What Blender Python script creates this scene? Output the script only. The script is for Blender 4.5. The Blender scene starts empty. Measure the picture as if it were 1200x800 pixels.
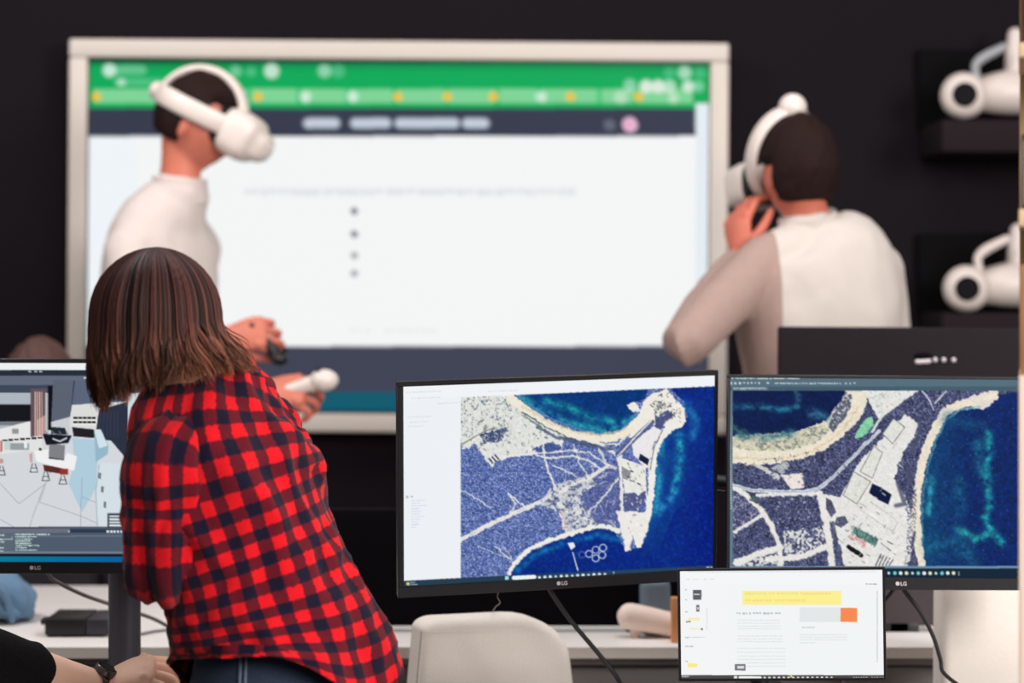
import bpy, bmesh, math, random
import numpy as np
from mathutils import Vector, Matrix

# ---------------------------------------------------------------- camera, world, lights
S = bpy.context.scene
FPX, HGT, HOR = 2667.0, 1.4325, 330.0          # focal length in pixels (1200 wide), lens height, horizon row
cd = bpy.data.cameras.new('camera'); cam = bpy.data.objects.new('camera', cd)
S.collection.objects.link(cam); S.camera = cam
cam.location = (0, 0, HGT); cam.rotation_euler = (math.pi/2, 0, 0)
cd.sensor_width = 36; cd.lens = FPX/1200*36
cd.shift_y = -(400-HOR)/1200
cd.dof.use_dof = True; cd.dof.focus_distance = 3.72; cd.dof.aperture_fstop = 2.6
cd.clip_end = 60
w = bpy.data.worlds.new('world'); S.world = w; w.use_nodes = True
w.node_tree.nodes['Background'].inputs[0].default_value = (1.0, .96, .95, 1)
w.node_tree.nodes['Background'].inputs[1].default_value = .26
def area(name, loc, target, size, power, col=(1, 1, 1)):
    l = bpy.data.lights.new(name, 'AREA'); l.shape = 'RECTANGLE'; l.size, l.size_y = size
    l.energy = power; l.color = col
    o = bpy.data.objects.new(name, l); S.collection.objects.link(o)
    o.location = loc; d = Vector(target)-Vector(loc)
    o.rotation_euler = d.to_track_quat('-Z', 'Y').to_euler()
    return o
area('ceiling_lamp_right', (3.0, 1.0, 2.5), (0, 4.2, .9), (1.4, 1.4), 200, (1, .95, .93))
area('added_fill_front', (1.15, -.1, 2.4), (-.05, 4.1, .8), (1.2, 1.0), 66, (1, .96, .94))  # added fill that brightens the cream chair, no known fitting
area('ceiling_lamp_middle', (.5, 4.3, 3.4), (.3, 4.9, 0), (1.6, 1.2), 34, (1, .97, .96))
area('added_fill_left', (-1.8, 4.6, 3.2), (-.7, 5.2, .9), (1.0, 1.0), 40, (1, .95, .94))  # fill light added to lift the left desk, not a known lamp
vs = S.view_settings; S.display_settings.display_device = 'sRGB'
vs.view_transform = 'Standard'; vs.look = 'None'; vs.exposure = 0; vs.gamma = 1; vs.use_curve_mapping = False

# ---------------------------------------------------------------- helpers
C = S.collection
rng = np.random.default_rng(7); random.seed(5)
def P(px, py, Y): return Vector(((px-600)*Y/FPX, Y, HGT-(py-HOR)*Y/FPX))
def V(*a): return Vector(a)
def lin(c):
    c = np.asarray(c, float)
    return np.where(c <= .04045, c/12.92, ((c+.055)/1.055)**2.4)
def rgb(c): return tuple(lin(np.array(c)/255.0)) + (1,)

def mat(name, col, rough=.6, var=.10, scale=30, bump=0.0, metal=0, bscale=None, spec=.5, sheen=0):
    m = bpy.data.materials.new(name); m.use_nodes = True
    t = m.node_tree; b = t.nodes['Principled BSDF']; L = t.links.new
    tc = t.nodes.new('ShaderNodeTexCoord'); n = t.nodes.new('ShaderNodeTexNoise')
    n.inputs['Scale'].default_value = scale; n.inputs['Detail'].default_value = 4
    L(tc.outputs['Object'], n.inputs['Vector'])
    mx = t.nodes.new('ShaderNodeMix'); mx.data_type = 'RGBA'
    a = np.array(rgb(col)[:3])
    mx.inputs[6].default_value = tuple(a*(1-var))+(1,); mx.inputs[7].default_value = tuple(np.minimum(a*(1+var), 1))+(1,)
    L(n.outputs['Fac'], mx.inputs[0]); L(mx.outputs[2], b.inputs['Base Color'])
    b.inputs['Roughness'].default_value = rough; b.inputs['Metallic'].default_value = metal
    b.inputs['Specular IOR Level'].default_value = spec
    if sheen: b.inputs['Sheen Weight'].default_value = sheen
    if bump:
        n2 = t.nodes.new('ShaderNodeTexNoise'); n2.inputs['Scale'].default_value = bscale or scale*6
        n2.inputs['Detail'].default_value = 3; L(tc.outputs['Object'], n2.inputs['Vector'])
        bp = t.nodes.new('ShaderNodeBump'); bp.inputs['Strength'].default_value = bump
        bp.inputs['Distance'].default_value = .004
        L(n2.outputs['Fac'], bp.inputs['Height']); L(bp.outputs['Normal'], b.inputs['Normal'])
    return m

class MB:
    """collects shapes; build() links them as ONE mesh object"""
    def __init__(s): s.v = []; s.f = []; s.uv = []; s.n = 0
    def add(s, v, f, uv=None):
        v = [tuple(p) for p in v]
        s.v += v; s.f += [tuple(i+s.n for i in q) for q in f]; s.n += len(v)
        s.uv += list(uv) if uv is not None else [(0, 0)]*len(v)
        return s
    def box(s, lo, hi, bev=0.0, seg=2, M=None):
        lo, hi = Vector(lo), Vector(hi); bm = bmesh.new()
        bmesh.ops.create_cube(bm, size=1)
        for q in bm.verts:
            q.co = Vector([(lo[i]+hi[i])/2+q.co[i]*(hi[i]-lo[i]) for i in range(3)])
        if bev: bmesh.ops.bevel(bm, geom=bm.edges[:], offset=bev, segments=seg, affect='EDGES', profile=.5)
        bm.verts.index_update()
        vs_ = [(M @ q.co if M else q.co.copy()) for q in bm.verts]
        fs = [tuple(q.index for q in f.verts) for f in bm.faces]; bm.free()
        return s.add(vs_, fs)
    def sphere(s, c, r, nu=20, nv=12, M=None):
        r = Vector((r, r, r)) if isinstance(r, (int, float)) else Vector(r); c = Vector(c)
        vs_ = []; fs = []
        for j in range(nv+1):
            th = math.pi*j/nv
            for i in range(nu):
                ph = 2*math.pi*i/nu
                q = Vector((r.x*math.sin(th)*math.cos(ph), r.y*math.sin(th)*math.sin(ph), r.z*math.cos(th)))
                vs_.append(c+(M @ q if M else q))
        for j in range(nv):
            for i in range(nu):
                a, b = j*nu+i, j*nu+(i+1) % nu
                fs.append((a, a+nu, b+nu, b))
        return s.add(vs_, fs)
    def cyl(s, a, b, r, r2=None, n=24, bev=0.0):
        a, b = Vector(a), Vector(b); d = (b-a); L = d.length; d = d.normalized()
        r2 = r if r2 is None else r2
        if bev: pts = [a, a+d*bev, b-d*bev, b]; rr = [r-bev, r, r2, r2-bev]
        else: pts = [a, b]; rr = [r, r2]
        return s.loft(pts, rr, n=n, smooth=False, round_ends=False)
    def loft(s, pts, rad, n=16, ref=(0, 0, 1), steps=6, smooth=True, round_ends=True, closed_ends=True, fold=None, power=2.0):
        """tube along pts; rad = number or (along ref side, other)"""
        pts = [Vector(p) for p in pts]; rad = [(r, r) if isinstance(r, (int, float)) else r for r in rad]
        if smooth and len(pts) > 2:
            pp, rr = [], []
            m = len(pts)
            for k in range(m-1):
                p0, p1, p2, p3 = pts[max(k-1, 0)], pts[k], pts[k+1], pts[min(k+2, m-1)]
                r0, r1, r2_, r3 = [np.array(rad[q]) for q in (max(k-1, 0), k, k+1, min(k+2, m-1))]
                for q in range(steps):
                    t = q/steps
                    cr = lambda a, b, c, d: .5*((2*b)+(c-a)*t+(2*a-5*b+4*c-d)*t*t+(3*b-3*c+d-a)*t**3)
                    pp.append(Vector([cr(p0[i], p1[i], p2[i], p3[i]) for i in range(3)]))
                    rr.append(tuple(np.maximum(cr(r0, r1, r2_, r3), .0005)))
            pp.append(pts[-1]); rr.append(tuple(rad[-1])); pts, rad = pp, rr
        m = len(pts); tang = []
        for k in range(m):
            t = pts[min(k+1, m-1)]-pts[max(k-1, 0)]; tang.append(t.normalized())
        if round_ends:
            a, b = rad[0], rad[-1]
            for fr in (.55, .9):
                q = math.sqrt(1-fr*fr)
                pts = [pts[0]-tang[0]*0]+pts if False else pts
            e0 = [pts[0]-tang[0]*min(a)*.95*f for f in (.98, .75, .4)]; r0 = [(a[0]*math.sqrt(1-f*f), a[1]*math.sqrt(1-f*f)) for f in (.98, .75, .4)]
            e1 = [pts[-1]+tang[-1]*min(b)*.95*f for f in (.4, .75, .98)]; r1 = [(b[0]*math.sqrt(1-f*f), b[1]*math.sqrt(1-f*f)) for f in (.4, .75, .98)]
            pts = e0+pts+e1; rad = r0+list(rad)+r1; tang = [tang[0]]*3+tang+[tang[-1]]*3; m = len(pts)
        vs_, uv = [], []; arc = 0
        rf = Vector(ref)
        cir = sum(r[0]+r[1] for r in rad)/len(rad)*math.pi
        for k in range(m):
            t = tang[k]; sd = rf-t*rf.dot(t)
            if sd.length < 1e-3: sd = t.orthogonal()
            sd.normalize(); ot = t.cross(sd)
            rf = sd if not isinstance(ref, Vector) else Vector(ref)
            if k: arc += (pts[k]-pts[k-1]).length
            for i in range(n+1):
                a = 2*math.pi*i/n
                ca, sa = math.cos(a), math.sin(a)
                if power != 2.0:
                    ca = math.copysign(abs(ca)**(2/power), ca); sa = math.copysign(abs(sa)**(2/power), sa)
                x, y = ca*rad[k][0], sa*rad[k][1]
                q = pts[k]+sd*x+ot*y
                if fold: q = q+(sd*ca+ot*sa)*fold(a, arc, k/(m-1))
                vs_.append(q); uv.append((i/n*cir, arc))
        fs = []
        for k in range(m-1):
            for i in range(n):
                a = k*(n+1)+i
                fs.append((a, a+1, a+n+2, a+n+1))
        if closed_ends:
            c0 = len(vs_); vs_ += [pts[0], pts[-1]]; uv += [(0, 0), (0, arc)]
            for i in range(n):
                fs.append((c0, i+1, i)); a = (m-1)*(n+1)+i; fs.append((c0+1, a, a+1))
        return s.add(vs_, fs, uv)
    def build(s, name, m, parent=None, origin=None, smooth=True, angle=40, weld=True, M=None):
        me = bpy.data.meshes.new(name)
        off = Vector(origin) if origin is not None else Vector((0, 0, 0))
        me.from_pydata([tuple(Vector(p)-off) for p in s.v], [], s.f)
        uvl = me.uv_layers.new(name='UVMap')
        li = np.zeros(len(me.loops), np.int32); me.loops.foreach_get('vertex_index', li)
        uvl.data.foreach_set('uv', np.array(s.uv, np.float32)[li].ravel())
        if weld:
            bm = bmesh.new(); bm.from_mesh(me); bmesh.ops.remove_doubles(bm, verts=bm.verts, dist=1e-6)
            bmesh.ops.recalc_face_normals(bm, faces=bm.faces); bm.to_mesh(me); bm.free()
        if smooth:
            me.polygons.foreach_set('use_smooth', [True]*len(me.polygons))
            me.set_sharp_from_angle(angle=math.radians(angle))
        me.materials.append(m)
        o = bpy.data.objects.new(name, me); C.objects.link(o)
        if parent: o.parent = parent
        if M is not None: o.matrix_local = M
        elif origin is not None and not parent: o.location = off
        return o

def remesh(mb, voxel, smooth=4):
    """union of overlapping shapes as one closed skin -> new MB"""
    me = bpy.data.meshes.new('tmp'); me.from_pydata([tuple(p) for p in mb.v], [], mb.f)
    bm = bmesh.new(); bm.from_mesh(me); bmesh.ops.remove_doubles(bm, verts=bm.verts, dist=1e-5)
    bmesh.ops.recalc_face_normals(bm, faces=bm.faces); bm.to_mesh(me); bm.free()
    o = bpy.data.objects.new('tmp', me); C.objects.link(o)
    r = o.modifiers.new('r', 'REMESH'); r.mode = 'VOXEL'; r.voxel_size = voxel
    if smooth:
        s = o.modifiers.new('s', 'SMOOTH'); s.factor = .5; s.iterations = smooth
    dg = bpy.context.evaluated_depsgraph_get(); dg.update()
    e = bpy.data.meshes.new_from_object(o.evaluated_get(dg))
    out = MB(); out.add([v.co.copy() for v in e.vertices], [tuple(p.vertices) for p in e.polygons])
    bpy.data.objects.remove(o); bpy.data.meshes.remove(me); bpy.data.meshes.remove(e)
    return out

def tag(o, label=None, cat=None, group=None, kind=None):
    if label: o['label'] = label
    if cat: o['category'] = cat
    if group: o['group'] = group
    if kind: o['kind'] = kind
    return o
def thing(name, loc, label, cat, group=None, M=None):
    o = bpy.data.objects.new(name, None); C.objects.link(o); o.empty_display_size = .1
    if M is not None: o.matrix_world = M
    else: o.location = loc
    return tag(o, label, cat, group)
# ---------------------------------------------------------------- flat print: pictures shown on the screens
def lattice(seed):
    r = np.random.default_rng(seed); return r.random((64, 64))
def vnoise(x, y, seed):
    g = lattice(seed); xi = np.floor(x).astype(int); yi = np.floor(y).astype(int)
    fx = x-xi; fy = y-yi; fx = fx*fx*(3-2*fx); fy = fy*fy*(3-2*fy)
    a = g[yi % 64, xi % 64]; b = g[yi % 64, (xi+1) % 64]; c = g[(yi+1) % 64, xi % 64]; d = g[(yi+1) % 64, (xi+1) % 64]
    return (a*(1-fx)+b*fx)*(1-fy)+(c*(1-fx)+d*fx)*fy
def fbm(x, y, seed, o=4):
    s = 0; a = .5; t = 0
    for k in range(o):
        s = s+a*vnoise(x*2**k, y*2**k, seed+k); t += a; a *= .55
    return s/t
class Canvas:
    """a picture in picture-rows and columns of the screen it belongs to"""
    def __init__(s, x0, y0, x1, y1, ss, base, seed=1):
        s.x0, s.y0, s.ss = x0, y0, ss
        s.W, s.H = int((x1-x0)*ss), int((y1-y0)*ss)
        s.Y, s.X = np.mgrid[0:s.H, 0:s.W].astype(float)
        s.X = s.X/ss+x0; s.Y = s.Y/ss+y0
        s.a = np.ones((s.H, s.W, 3))*np.array(base)/255.0
        s.seed = seed
        s.wx = s.X; s.wy = s.Y
    def warp(s, amp, sc=.15):
        if amp == 0: s.wx, s.wy = s.X, s.Y
        else:
            s.wx = s.X+(fbm(s.X*sc*1.7, s.Y*sc*1.7, s.seed+11, 5)-.5)*2.6*amp
            s.wy = s.Y+(fbm(s.X*sc*1.7, s.Y*sc*1.7, s.seed+31, 5)-.5)*2.6*amp
    def grain(s, m, amp, sc, seed):
        n = vnoise(s.X*sc, s.Y*sc, seed)+.6*vnoise(s.X*sc*.45, s.Y*sc*.45, seed+1)-.8
        s.a = np.clip(s.a*(1+(m*amp*2*n)[..., None]), 0, 1)
    def paths(s, box, n, L, wd, col, al, seed):
        r = random.Random(seed)
        for _ in range(n):
            x, y, a, q = r.uniform(box[0], box[2]), r.uniform(box[1], box[3]), r.uniform(0, 6.28), r.uniform(.3, 1)*L
            s.line([(x, y), (x+math.cos(a)*q, y+math.sin(a)*q)], wd*r.uniform(.6, 1.4), col, al, .6)
    def blocks(s, m, n, col, seed, lo=1.0, hi=3.2, ang=-.5):
        ys, xs = np.nonzero(m); r = random.Random(seed)
        if len(ys) == 0: return
        for _ in range(n):
            k = r.randrange(len(ys)); x, y = xs[k]/s.ss+s.x0, ys[k]/s.ss+s.y0
            a = ang+r.choice((0, 1.57))+r.uniform(-.15, .15); q = r.uniform(lo, hi); w_ = r.uniform(.7, 1.6)
            s.line([(x, y), (x+math.cos(a)*q, y+math.sin(a)*q)], w_, col[r.randrange(len(col))], r.uniform(.6, 1), .5)
    def mask(s, pts):
        m = np.zeros((s.H, s.W), bool); n = len(pts)
        w = s.win(pts, 8)
        if w is None: return m
        wx, wy = s.wx[w], s.wy[w]; q = np.zeros(wx.shape, bool)
        for k in range(n):
            (xa, ya), (xb, yb) = pts[k], pts[(k+1) % n]
            if ya == yb: continue
            q ^= ((ya > wy) != (yb > wy)) & (wx < (xb-xa)*(wy-ya)/(yb-ya)+xa)
        m[w] = q
        return m
    def win(s, pts, pad):
        xs = [p[0] for p in pts]; ys = [p[1] for p in pts]
        a = max(int((min(xs)-pad-s.x0)*s.ss), 0); b = min(int((max(xs)+pad-s.x0)*s.ss)+1, s.W)
        c = max(int((min(ys)-pad-s.y0)*s.ss), 0); d = min(int((max(ys)+pad-s.y0)*s.ss)+1, s.H)
        return (slice(c, d), slice(a, b)) if b > a and d > c else None
    def put(s, m, col, al=1.0):
        col = np.array(col)/255.0
        if m.dtype == bool: m = m.astype(float)
        r = np.flatnonzero(m.any(1)); q = np.flatnonzero(m.any(0))
        if len(r) == 0: return
        w = (slice(r[0], r[-1]+1), slice(q[0], q[-1]+1))
        m = (m[w]*al)[..., None]; s.a[w] = s.a[w]*(1-m)+col*m
    def poly(s, pts, col, al=1.0): m = s.mask(pts); s.put(m, col, al); return m
    def rect(s, x0, y0, x1, y1, col, al=1.0):
        a, b = (max(math.ceil((v-s.x0)*s.ss-1e-9), 0) for v in (x0, x1)); c, d = (max(math.ceil((v-s.y0)*s.ss-1e-9), 0) for v in (y0, y1))
        s.a[c:d, a:b] = s.a[c:d, a:b]*(1-al)+np.array(col)/255.0*al
    def dist(s, pts, pad=24):
        d = np.full((s.H, s.W), 1e9)
        for (xa, ya), (xb, yb) in zip(pts[:-1], pts[1:]):
            w = s.win([(xa, ya), (xb, yb)], pad)
            if w is None: continue
            dx, dy = xb-xa, yb-ya; L = dx*dx+dy*dy+1e-9; wx, wy = s.wx[w], s.wy[w]
            t = np.clip(((wx-xa)*dx+(wy-ya)*dy)/L, 0, 1)
            d[w] = np.minimum(d[w], np.hypot(wx-xa-t*dx, wy-ya-t*dy))
        return d
    def line(s, pts, wd, col, al=1.0, soft=.35):
        m = np.clip((wd/2-s.dist(pts, wd/2+soft+9))/soft+.5, 0, 1); s.put(m, col, al); return m
    def glow(s, pts, wd, col, al=1.0, noise=True):
        d = s.dist(pts, wd*2.6+9); m = np.exp(-(d/wd)**2)
        if noise: m = m*s.gn()
        s.put(m, col, al)
    def gn(s):
        if not hasattr(s, 'gnn'): s.gnn = np.clip(fbm(s.X*.16, s.Y*.16, s.seed+71)*2.2-.35, 0, 1)
        return s.gnn
    def disc(s, x, y, r, col, al=1.0): s.put(np.clip(r-np.hypot(s.X-x, s.Y-y)+.5, 0, 1), col, al)
    def ring(s, x, y, r, wd, col): s.put(np.clip(wd/2-abs(np.hypot(s.X-x, s.Y-y)-r)+.5, 0, 1), col)
    def speck(s, m, sc, lo, col, al=1.0, seed=3):
        n = fbm(s.X*sc, s.Y*sc, seed, 3); s.put(m*np.clip((n-lo)*9, 0, 1), col, al)
    def text(s, x, y, L, h, col, al=1.0, seed=0, gap=.3, slope=0.0):
        r = random.Random(seed); q = x
        while q < x+L:
            wd = r.uniform(.6, 1.6)*h
            yy = y+(q-x)*slope
            s.rect(q, yy, q+wd, yy+h*r.choice((.75, 1, 1)), col, al)
            q += wd+h*gap*(3 if r.random() < .18 else 1)
    def stars(s, m, n, col, seed, r0=.5):
        ys, xs = np.nonzero(m); r = np.random.default_rng(seed)
        if len(ys) == 0: return
        for k in r.integers(0, len(ys), n):
            y, x = ys[k], xs[k]; q = 1 if r.random() < .75 else 2
            s.a[y:y+q, x:x+q] = s.a[y:y+q, x:x+q]*.35+np.array(col)/255.0*.65
    def sample(s, x, y):
        u = np.clip((x-s.x0)*s.ss-.0, 0, s.W-1.01); v = np.clip((y-s.y0)*s.ss-.0, 0, s.H-1.01)
        a = s.a; out = 0
        for du in (-1, 0, 1):
            for dv in (-1, 0, 1):
                ui = np.clip((u+du).astype(int), 0, s.W-1); vi = np.clip((v+dv).astype(int), 0, s.H-1)
                out = out+a[vi, ui]
        return out/9

def paint_center():
    c = Canvas(464, 428, 846, 702, 3, (242, 246, 250), 3)
    # land
    land = [(540, 466), (600, 462), (838, 452), (838, 664), (540, 679)]
    c.poly(land, (70, 92, 158)); M = c.mask(land)
    c.speck(M, .9, .52, (150, 165, 215), .9, 5); c.speck(M, .5, .60, (48, 62, 120), .8, 9); c.speck(M, 1.3, .66, (235, 238, 245), .9, 15)
    lilac = [(662, 560), (735, 535), (760, 560), (728, 625), (660, 640)]
    c.poly(lilac, (84, 88, 140), .5)
    c.warp(3)
    pale = (228, 229, 222)
    town = c.poly([(540, 465), (592, 460), (612, 478), (640, 498), (662, 508), (659, 525), (655, 532), (645, 523), (632, 523), (624, 533), (590, 535), (578, 543), (565, 532), (556, 521), (540, 527)], pale)
    c.speck(town*(c.X < 600)*(c.Y < 512), .45, .6, (95, 110, 130), .9, 22); c.speck(town*1.0, .9, .60, (206, 214, 210), .9, 27)
    c.poly([(560, 508), (596, 500), (588, 516), (566, 518)], (62, 76, 120)); c.speck(town*1.0, .8, .57, pale, .8, 29)
    c.blocks(town, 190, ((92, 108, 124), (70, 84, 118), (140, 150, 150), (246, 246, 240)), 7)
    dock = c.poly([(622, 527), (645, 516), (660, 524), (640, 536)], (70, 90, 150))
    c.line([(565, 528), (575, 544), (590, 535)], 3, pale); c.warp(0)
    for k in range(3): c.line([(573+k*3.6, 537-k*2), (577+k*3.6, 542-k*2.2)], 1.8, (60, 66, 92))
    c.line([(540, 521), (562, 508), (580, 500)], 1.2, (120, 110, 100)); c.warp(1.6)
    # roads
    for pts, wd in (([(540, 632), (570, 616), (600, 602), (632, 588), (665, 571)], 5), ([(540, 574), (556, 582), (575, 595)], 1.2), ([(596, 578), (604, 590), (598, 600)], 1.8),
                    ([(596, 578), (616, 594)], 1.8), ([(628, 533), (640, 537), (672, 534), (690, 540), (706, 550)], 2), ([(590, 535), (640, 530), (676, 527)], 2),
                    ([(636, 520), (640, 545), (650, 570), (656, 600), (664, 628)], 2.4), ([(672, 520), (680, 545), (690, 560)], 1.6), ([(664, 506), (700, 518), (724, 534), (728, 560)], 3),
                    ([(726, 530), (728, 560), (729, 600), (728, 620)], 4), ([(660, 572), (690, 560), (712, 545)], 4), ([(690, 600), (708, 580), (724, 560)], 2), ([(654, 590), (676, 600), (700, 618)], 3),
                    ([(640, 497), (662, 509), (700, 520), (722, 520)], 2), ([(722, 522), (745, 500), (765, 482)], 2), ([(672, 528), (690, 530), (712, 545)], 1.5),
                    ([(560, 640), (600, 655), (590, 640)], .8), ([(580, 640), (597, 655)], 1.2), ([(648, 545), (676, 558)], 1.5)):
        c.line(pts, wd, (238, 236, 228), .95, 1)
    pl = c.poly([(648, 568), (690, 556), (700, 566), (676, 580), (690, 600), (700, 614), (664, 628), (655, 600), (632, 590)], pale, .8)
    c.speck(pl*1.0, .30, .52, (84, 94, 142), .9, 33); c.blocks(pl, 60, ((236, 234, 226), (120, 124, 140), (240, 240, 236)), 9, 2, 7, -.45)
    c.paths((655, 545, 722, 620), 34, 14, 1.0, (222, 222, 226), .7, 5); c.paths((542, 560, 640, 668), 40, 9, .7, (150, 165, 210), .7, 6); c.paths((640, 520, 722, 560), 14, 12, .8, (190, 196, 220), .6, 8)
    c.line([(700, 522), (712, 545), (722, 548)], 3, pale, .8); c.line([(630, 500), (652, 512), (690, 522), (716, 526)], 3.5, (74, 88, 120), .8); c.line([(612, 486), (640, 504)], 2, (96, 118, 120), .8)
    c.line([(658, 600), (664, 622)], 2, (225, 175, 180), .8)
    # seas
    bay = c.poly([(604, 455), (763, 440), (756, 467), (745, 470), (743, 482), (738, 492), (728, 502), (712, 506), (690, 505), (668, 497), (650, 491), (632, 480), (618, 470)], (4, 52, 116))
    sea = c.poly([(596, 690), (601, 671), (606, 662), (620, 648), (640, 638), (665, 629), (690, 621), (705, 620), (722, 624), (730, 640), (735, 645), (752, 640), (759, 622), (764, 600), (767, 562), (770, 535), (780, 512), (798, 499), (806, 487), (801, 470), (788, 458), (784, 440), (850, 430), (850, 690)], (6, 38, 128))
    c.warp(0)
    c.glow([(640, 470), (668, 478), (690, 488), (720, 494)], 5, (30, 150, 160), 1)
    c.glow([(612, 466), (640, 484), (668, 496), (712, 505), (740, 490)], 5, (40, 150, 170), 1)
    east = c.mask([(764, 600), (767, 562), (770, 535), (780, 512), (798, 499), (806, 487), (838, 440), (838, 560), (790, 600), (770, 650), (735, 660)])
    c.put(east*(.55*np.clip(1-(c.X-765)/60, 0, 1)*np.clip((655-c.Y)/50, 0, 1)*np.clip(fbm(c.X*.05, c.Y*.05, 88)*2.2-.3, 0, 1)), (16, 110, 165))
    c.glow([(796, 510), (797, 535), (795, 555), (790, 575)], 5, (40, 170, 190), .9)
    c.glow([(775, 515), (772, 545), (772, 570), (768, 600)], 5, (40, 150, 185), .9)
    c.glow([(800, 470), (815, 490), (812, 510)], 6, (30, 120, 180), .8)
    c.glow([(770, 600), (790, 580)], 5, (40, 140, 190), .8)
    sm = sea*np.clip((c.X-790)/40, 0, 1)*np.clip((c.Y-520)/60, 0, 1); c.put(sm, (10, 28, 125), .8)
    c.glow([(606, 668), (625, 650), (660, 636), (700, 626), (724, 632)], 4, (15, 110, 175), 1)
    c.speck((sea | bay)*1.0, .35, .58, (16, 66, 150), .5, 41)
    # beaches
    c.warp(2)
    c.line([(594, 461), (608, 474), (626, 487), (646, 499), (670, 509), (698, 514), (722, 512), (738, 503), (750, 490), (762, 478)], 9, (240, 233, 214))
    c.line([(612, 476), (646, 496), (676, 506), (704, 510), (734, 502)], 3, (214, 200, 165), .6)
    c.line([(612, 482), (640, 500), (664, 512), (700, 522)], 2, (70, 84, 110), .8)
    c.poly([(756, 468), (766, 459), (782, 456), (792, 468), (801, 476), (804, 492), (797, 499), (784, 501), (770, 496), (757, 500), (742, 514), (736, 512)], (240, 236, 226))
    hd = c.mask([(764, 472), (780, 468), (796, 484), (780, 494), (768, 490)]); c.speck(hd*1.0, .6, .5, (80, 90, 100), .95, 51)
    c.poly([(735, 474), (745, 470), (752, 484), (744, 482), (737, 479)], (236, 236, 230))
    c.line([(796, 497), (784, 502), (773, 514), (767, 530), (764, 552), (763, 575), (760, 600), (754, 622), (748, 636)], 8, (240, 238, 232))
    c.line([(597, 672), (602, 660), (618, 645), (640, 634), (668, 625), (694, 617), (712, 617), (724, 622)], 5, (238, 238, 226))
    c.poly([(722, 598), (757, 600), (758, 620), (751, 640), (745, 642), (741, 626), (738, 645), (732, 645), (729, 626)], (238, 235, 230))
    c.warp(.6)
    c.poly([(740, 518), (770, 496), (777, 503), (765, 520), (760, 548), (756, 548), (742, 532)], (238, 233, 234))
    c.poly([(728, 536), (756, 546), (758, 580), (732, 580)], (235, 235, 228))
    c.poly([(768, 488), (782, 480), (790, 486), (778, 496), (775, 504), (767, 500)], (76, 84, 130))
    c.line([(724, 532), (745, 512), (764, 494)], 6, (88, 100, 140)); c.line([(724, 534), (746, 510), (766, 489)], 1.5, (240, 240, 235))
    c.line([(776, 504), (766, 525), (762, 550)], 1, (90, 90, 90))
    c.poly([(730, 578), (757, 575), (756, 590), (742, 598), (730, 592)], (86, 92, 142)); c.poly([(728, 546), (740, 552), (736, 562), (729, 560)], (120, 120, 130), .8)
    c.poly([(737, 560), (750, 566), (756, 574), (748, 580), (736, 572)], (232, 232, 226))
    c.warp(0)
    c.poly([(750, 531), (761, 538), (759, 545), (748, 538)], (22, 34, 62))
    for a, b in ((735, 558), (739, 551), (738, 562), (747, 566)): c.line([(a, b), (a+3, b+1.5)], 1.5, (70, 74, 84))
    c.poly([(665, 636), (672, 635), (674, 640), (669, 644)], (232, 236, 236))
    c.line([(671, 647), (677, 668)], 1.2, (225, 232, 240))
    for x, y in ((690, 648.6), (698, 644), (706.5, 641.5), (705.5, 650), (698, 653.7)): c.ring(x, y, 4, .95, (238, 242, 250))
    c.ring(682, 649.5, 3.6, .6, (120, 140, 190))
    mp = c.mask([(540, 465), (840, 452), (840, 664), (540, 680)]); wat = (c.a[..., 2] > c.a[..., 0]*2.6)
    lum = np.clip(1.15-c.a.mean(2)*1.15, .08, 1); c.grain((mp & ~wat)*lum, .26, 1.1, 301); c.grain(mp & wat, .10, .5, 305)
    c.blocks(c.mask([(728, 540), (758, 546), (757, 600), (752, 636), (732, 636)]), 46, ((150, 148, 150), (252, 250, 246), (110, 112, 120)), 15, 1, 3)
    c.blocks(c.mask([(757, 468), (782, 458), (800, 478), (796, 496), (770, 494)]), 50, ((120, 124, 126), (250, 248, 242), (90, 96, 104)), 16, 1, 4, -.7)
    # window chrome around the map
    c.poly([(464, 420), (850, 420), (850, 451.6), (540, 465.3), (540, 702), (464, 702)], (243, 246, 250))
    c.put(c.mask([(474, 470), (540, 464), (540, 676), (474, 680)]), (240, 244, 249))
    sl = -.043
    for k, (x, y, L) in enumerate(((476, 459, 40), (572, 458, 34), (482, 466, 34), (512, 472, 26), (478, 488, 28), (480, 494, 22), (478, 499, 18))):
        c.text(x, y, L, 1.1, (170, 180, 192), .38, k, slope=sl)
    c.disc(477, 582, 1.6, (150, 158, 170), .6); c.text(481, 581, 3, 1.4, (120, 130, 140), .6, 1)
    for k in range(11): c.text(482, 586+k*3.1, (16, 10, 18, 9, 12, 9, 14, 10, 8, 8, 6)[k], 1.0, (170, 180, 205), .55, k+40, slope=sl)
    ty = lambda x: 680-(x-474)*.0495
    c.poly([(464, ty(464)), (850, ty(850)), (850, 702), (464, 702)], (38, 62, 82))
    c.poly([(640, ty(640)), (850, ty(850)), (850, 702), (640, 702)], (36, 72, 104), .5)
    c.line([(602, 676.7), (626, 675.5)], 4.6, (240, 246, 248)); c.rect(592, 675, 596, 679, (170, 225, 240))
    for k in range(13):
        x = 632+k*6.4; c.disc(x, ty(x)+4, 1.9 if k % 3 else 1.5, (205, 232, 236) if k % 2 else (235, 242, 240))
    c.disc(719, ty(719)+2.5, .7, (230, 240, 240)); c.disc(719, ty(719)+5.2, .7, (230, 240, 240))
    c.disc(478, 683.6, 1.9, (230, 220, 120)); c.text(481, 681.5, 5, 1, (235, 240, 240), 1, 3); c.text(481, 684, 7, 1, (235, 240, 240), .9, 5)
    c.text(828, 663.5, 8, 1.6, (225, 235, 245), .9, 9)
    return c

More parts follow.
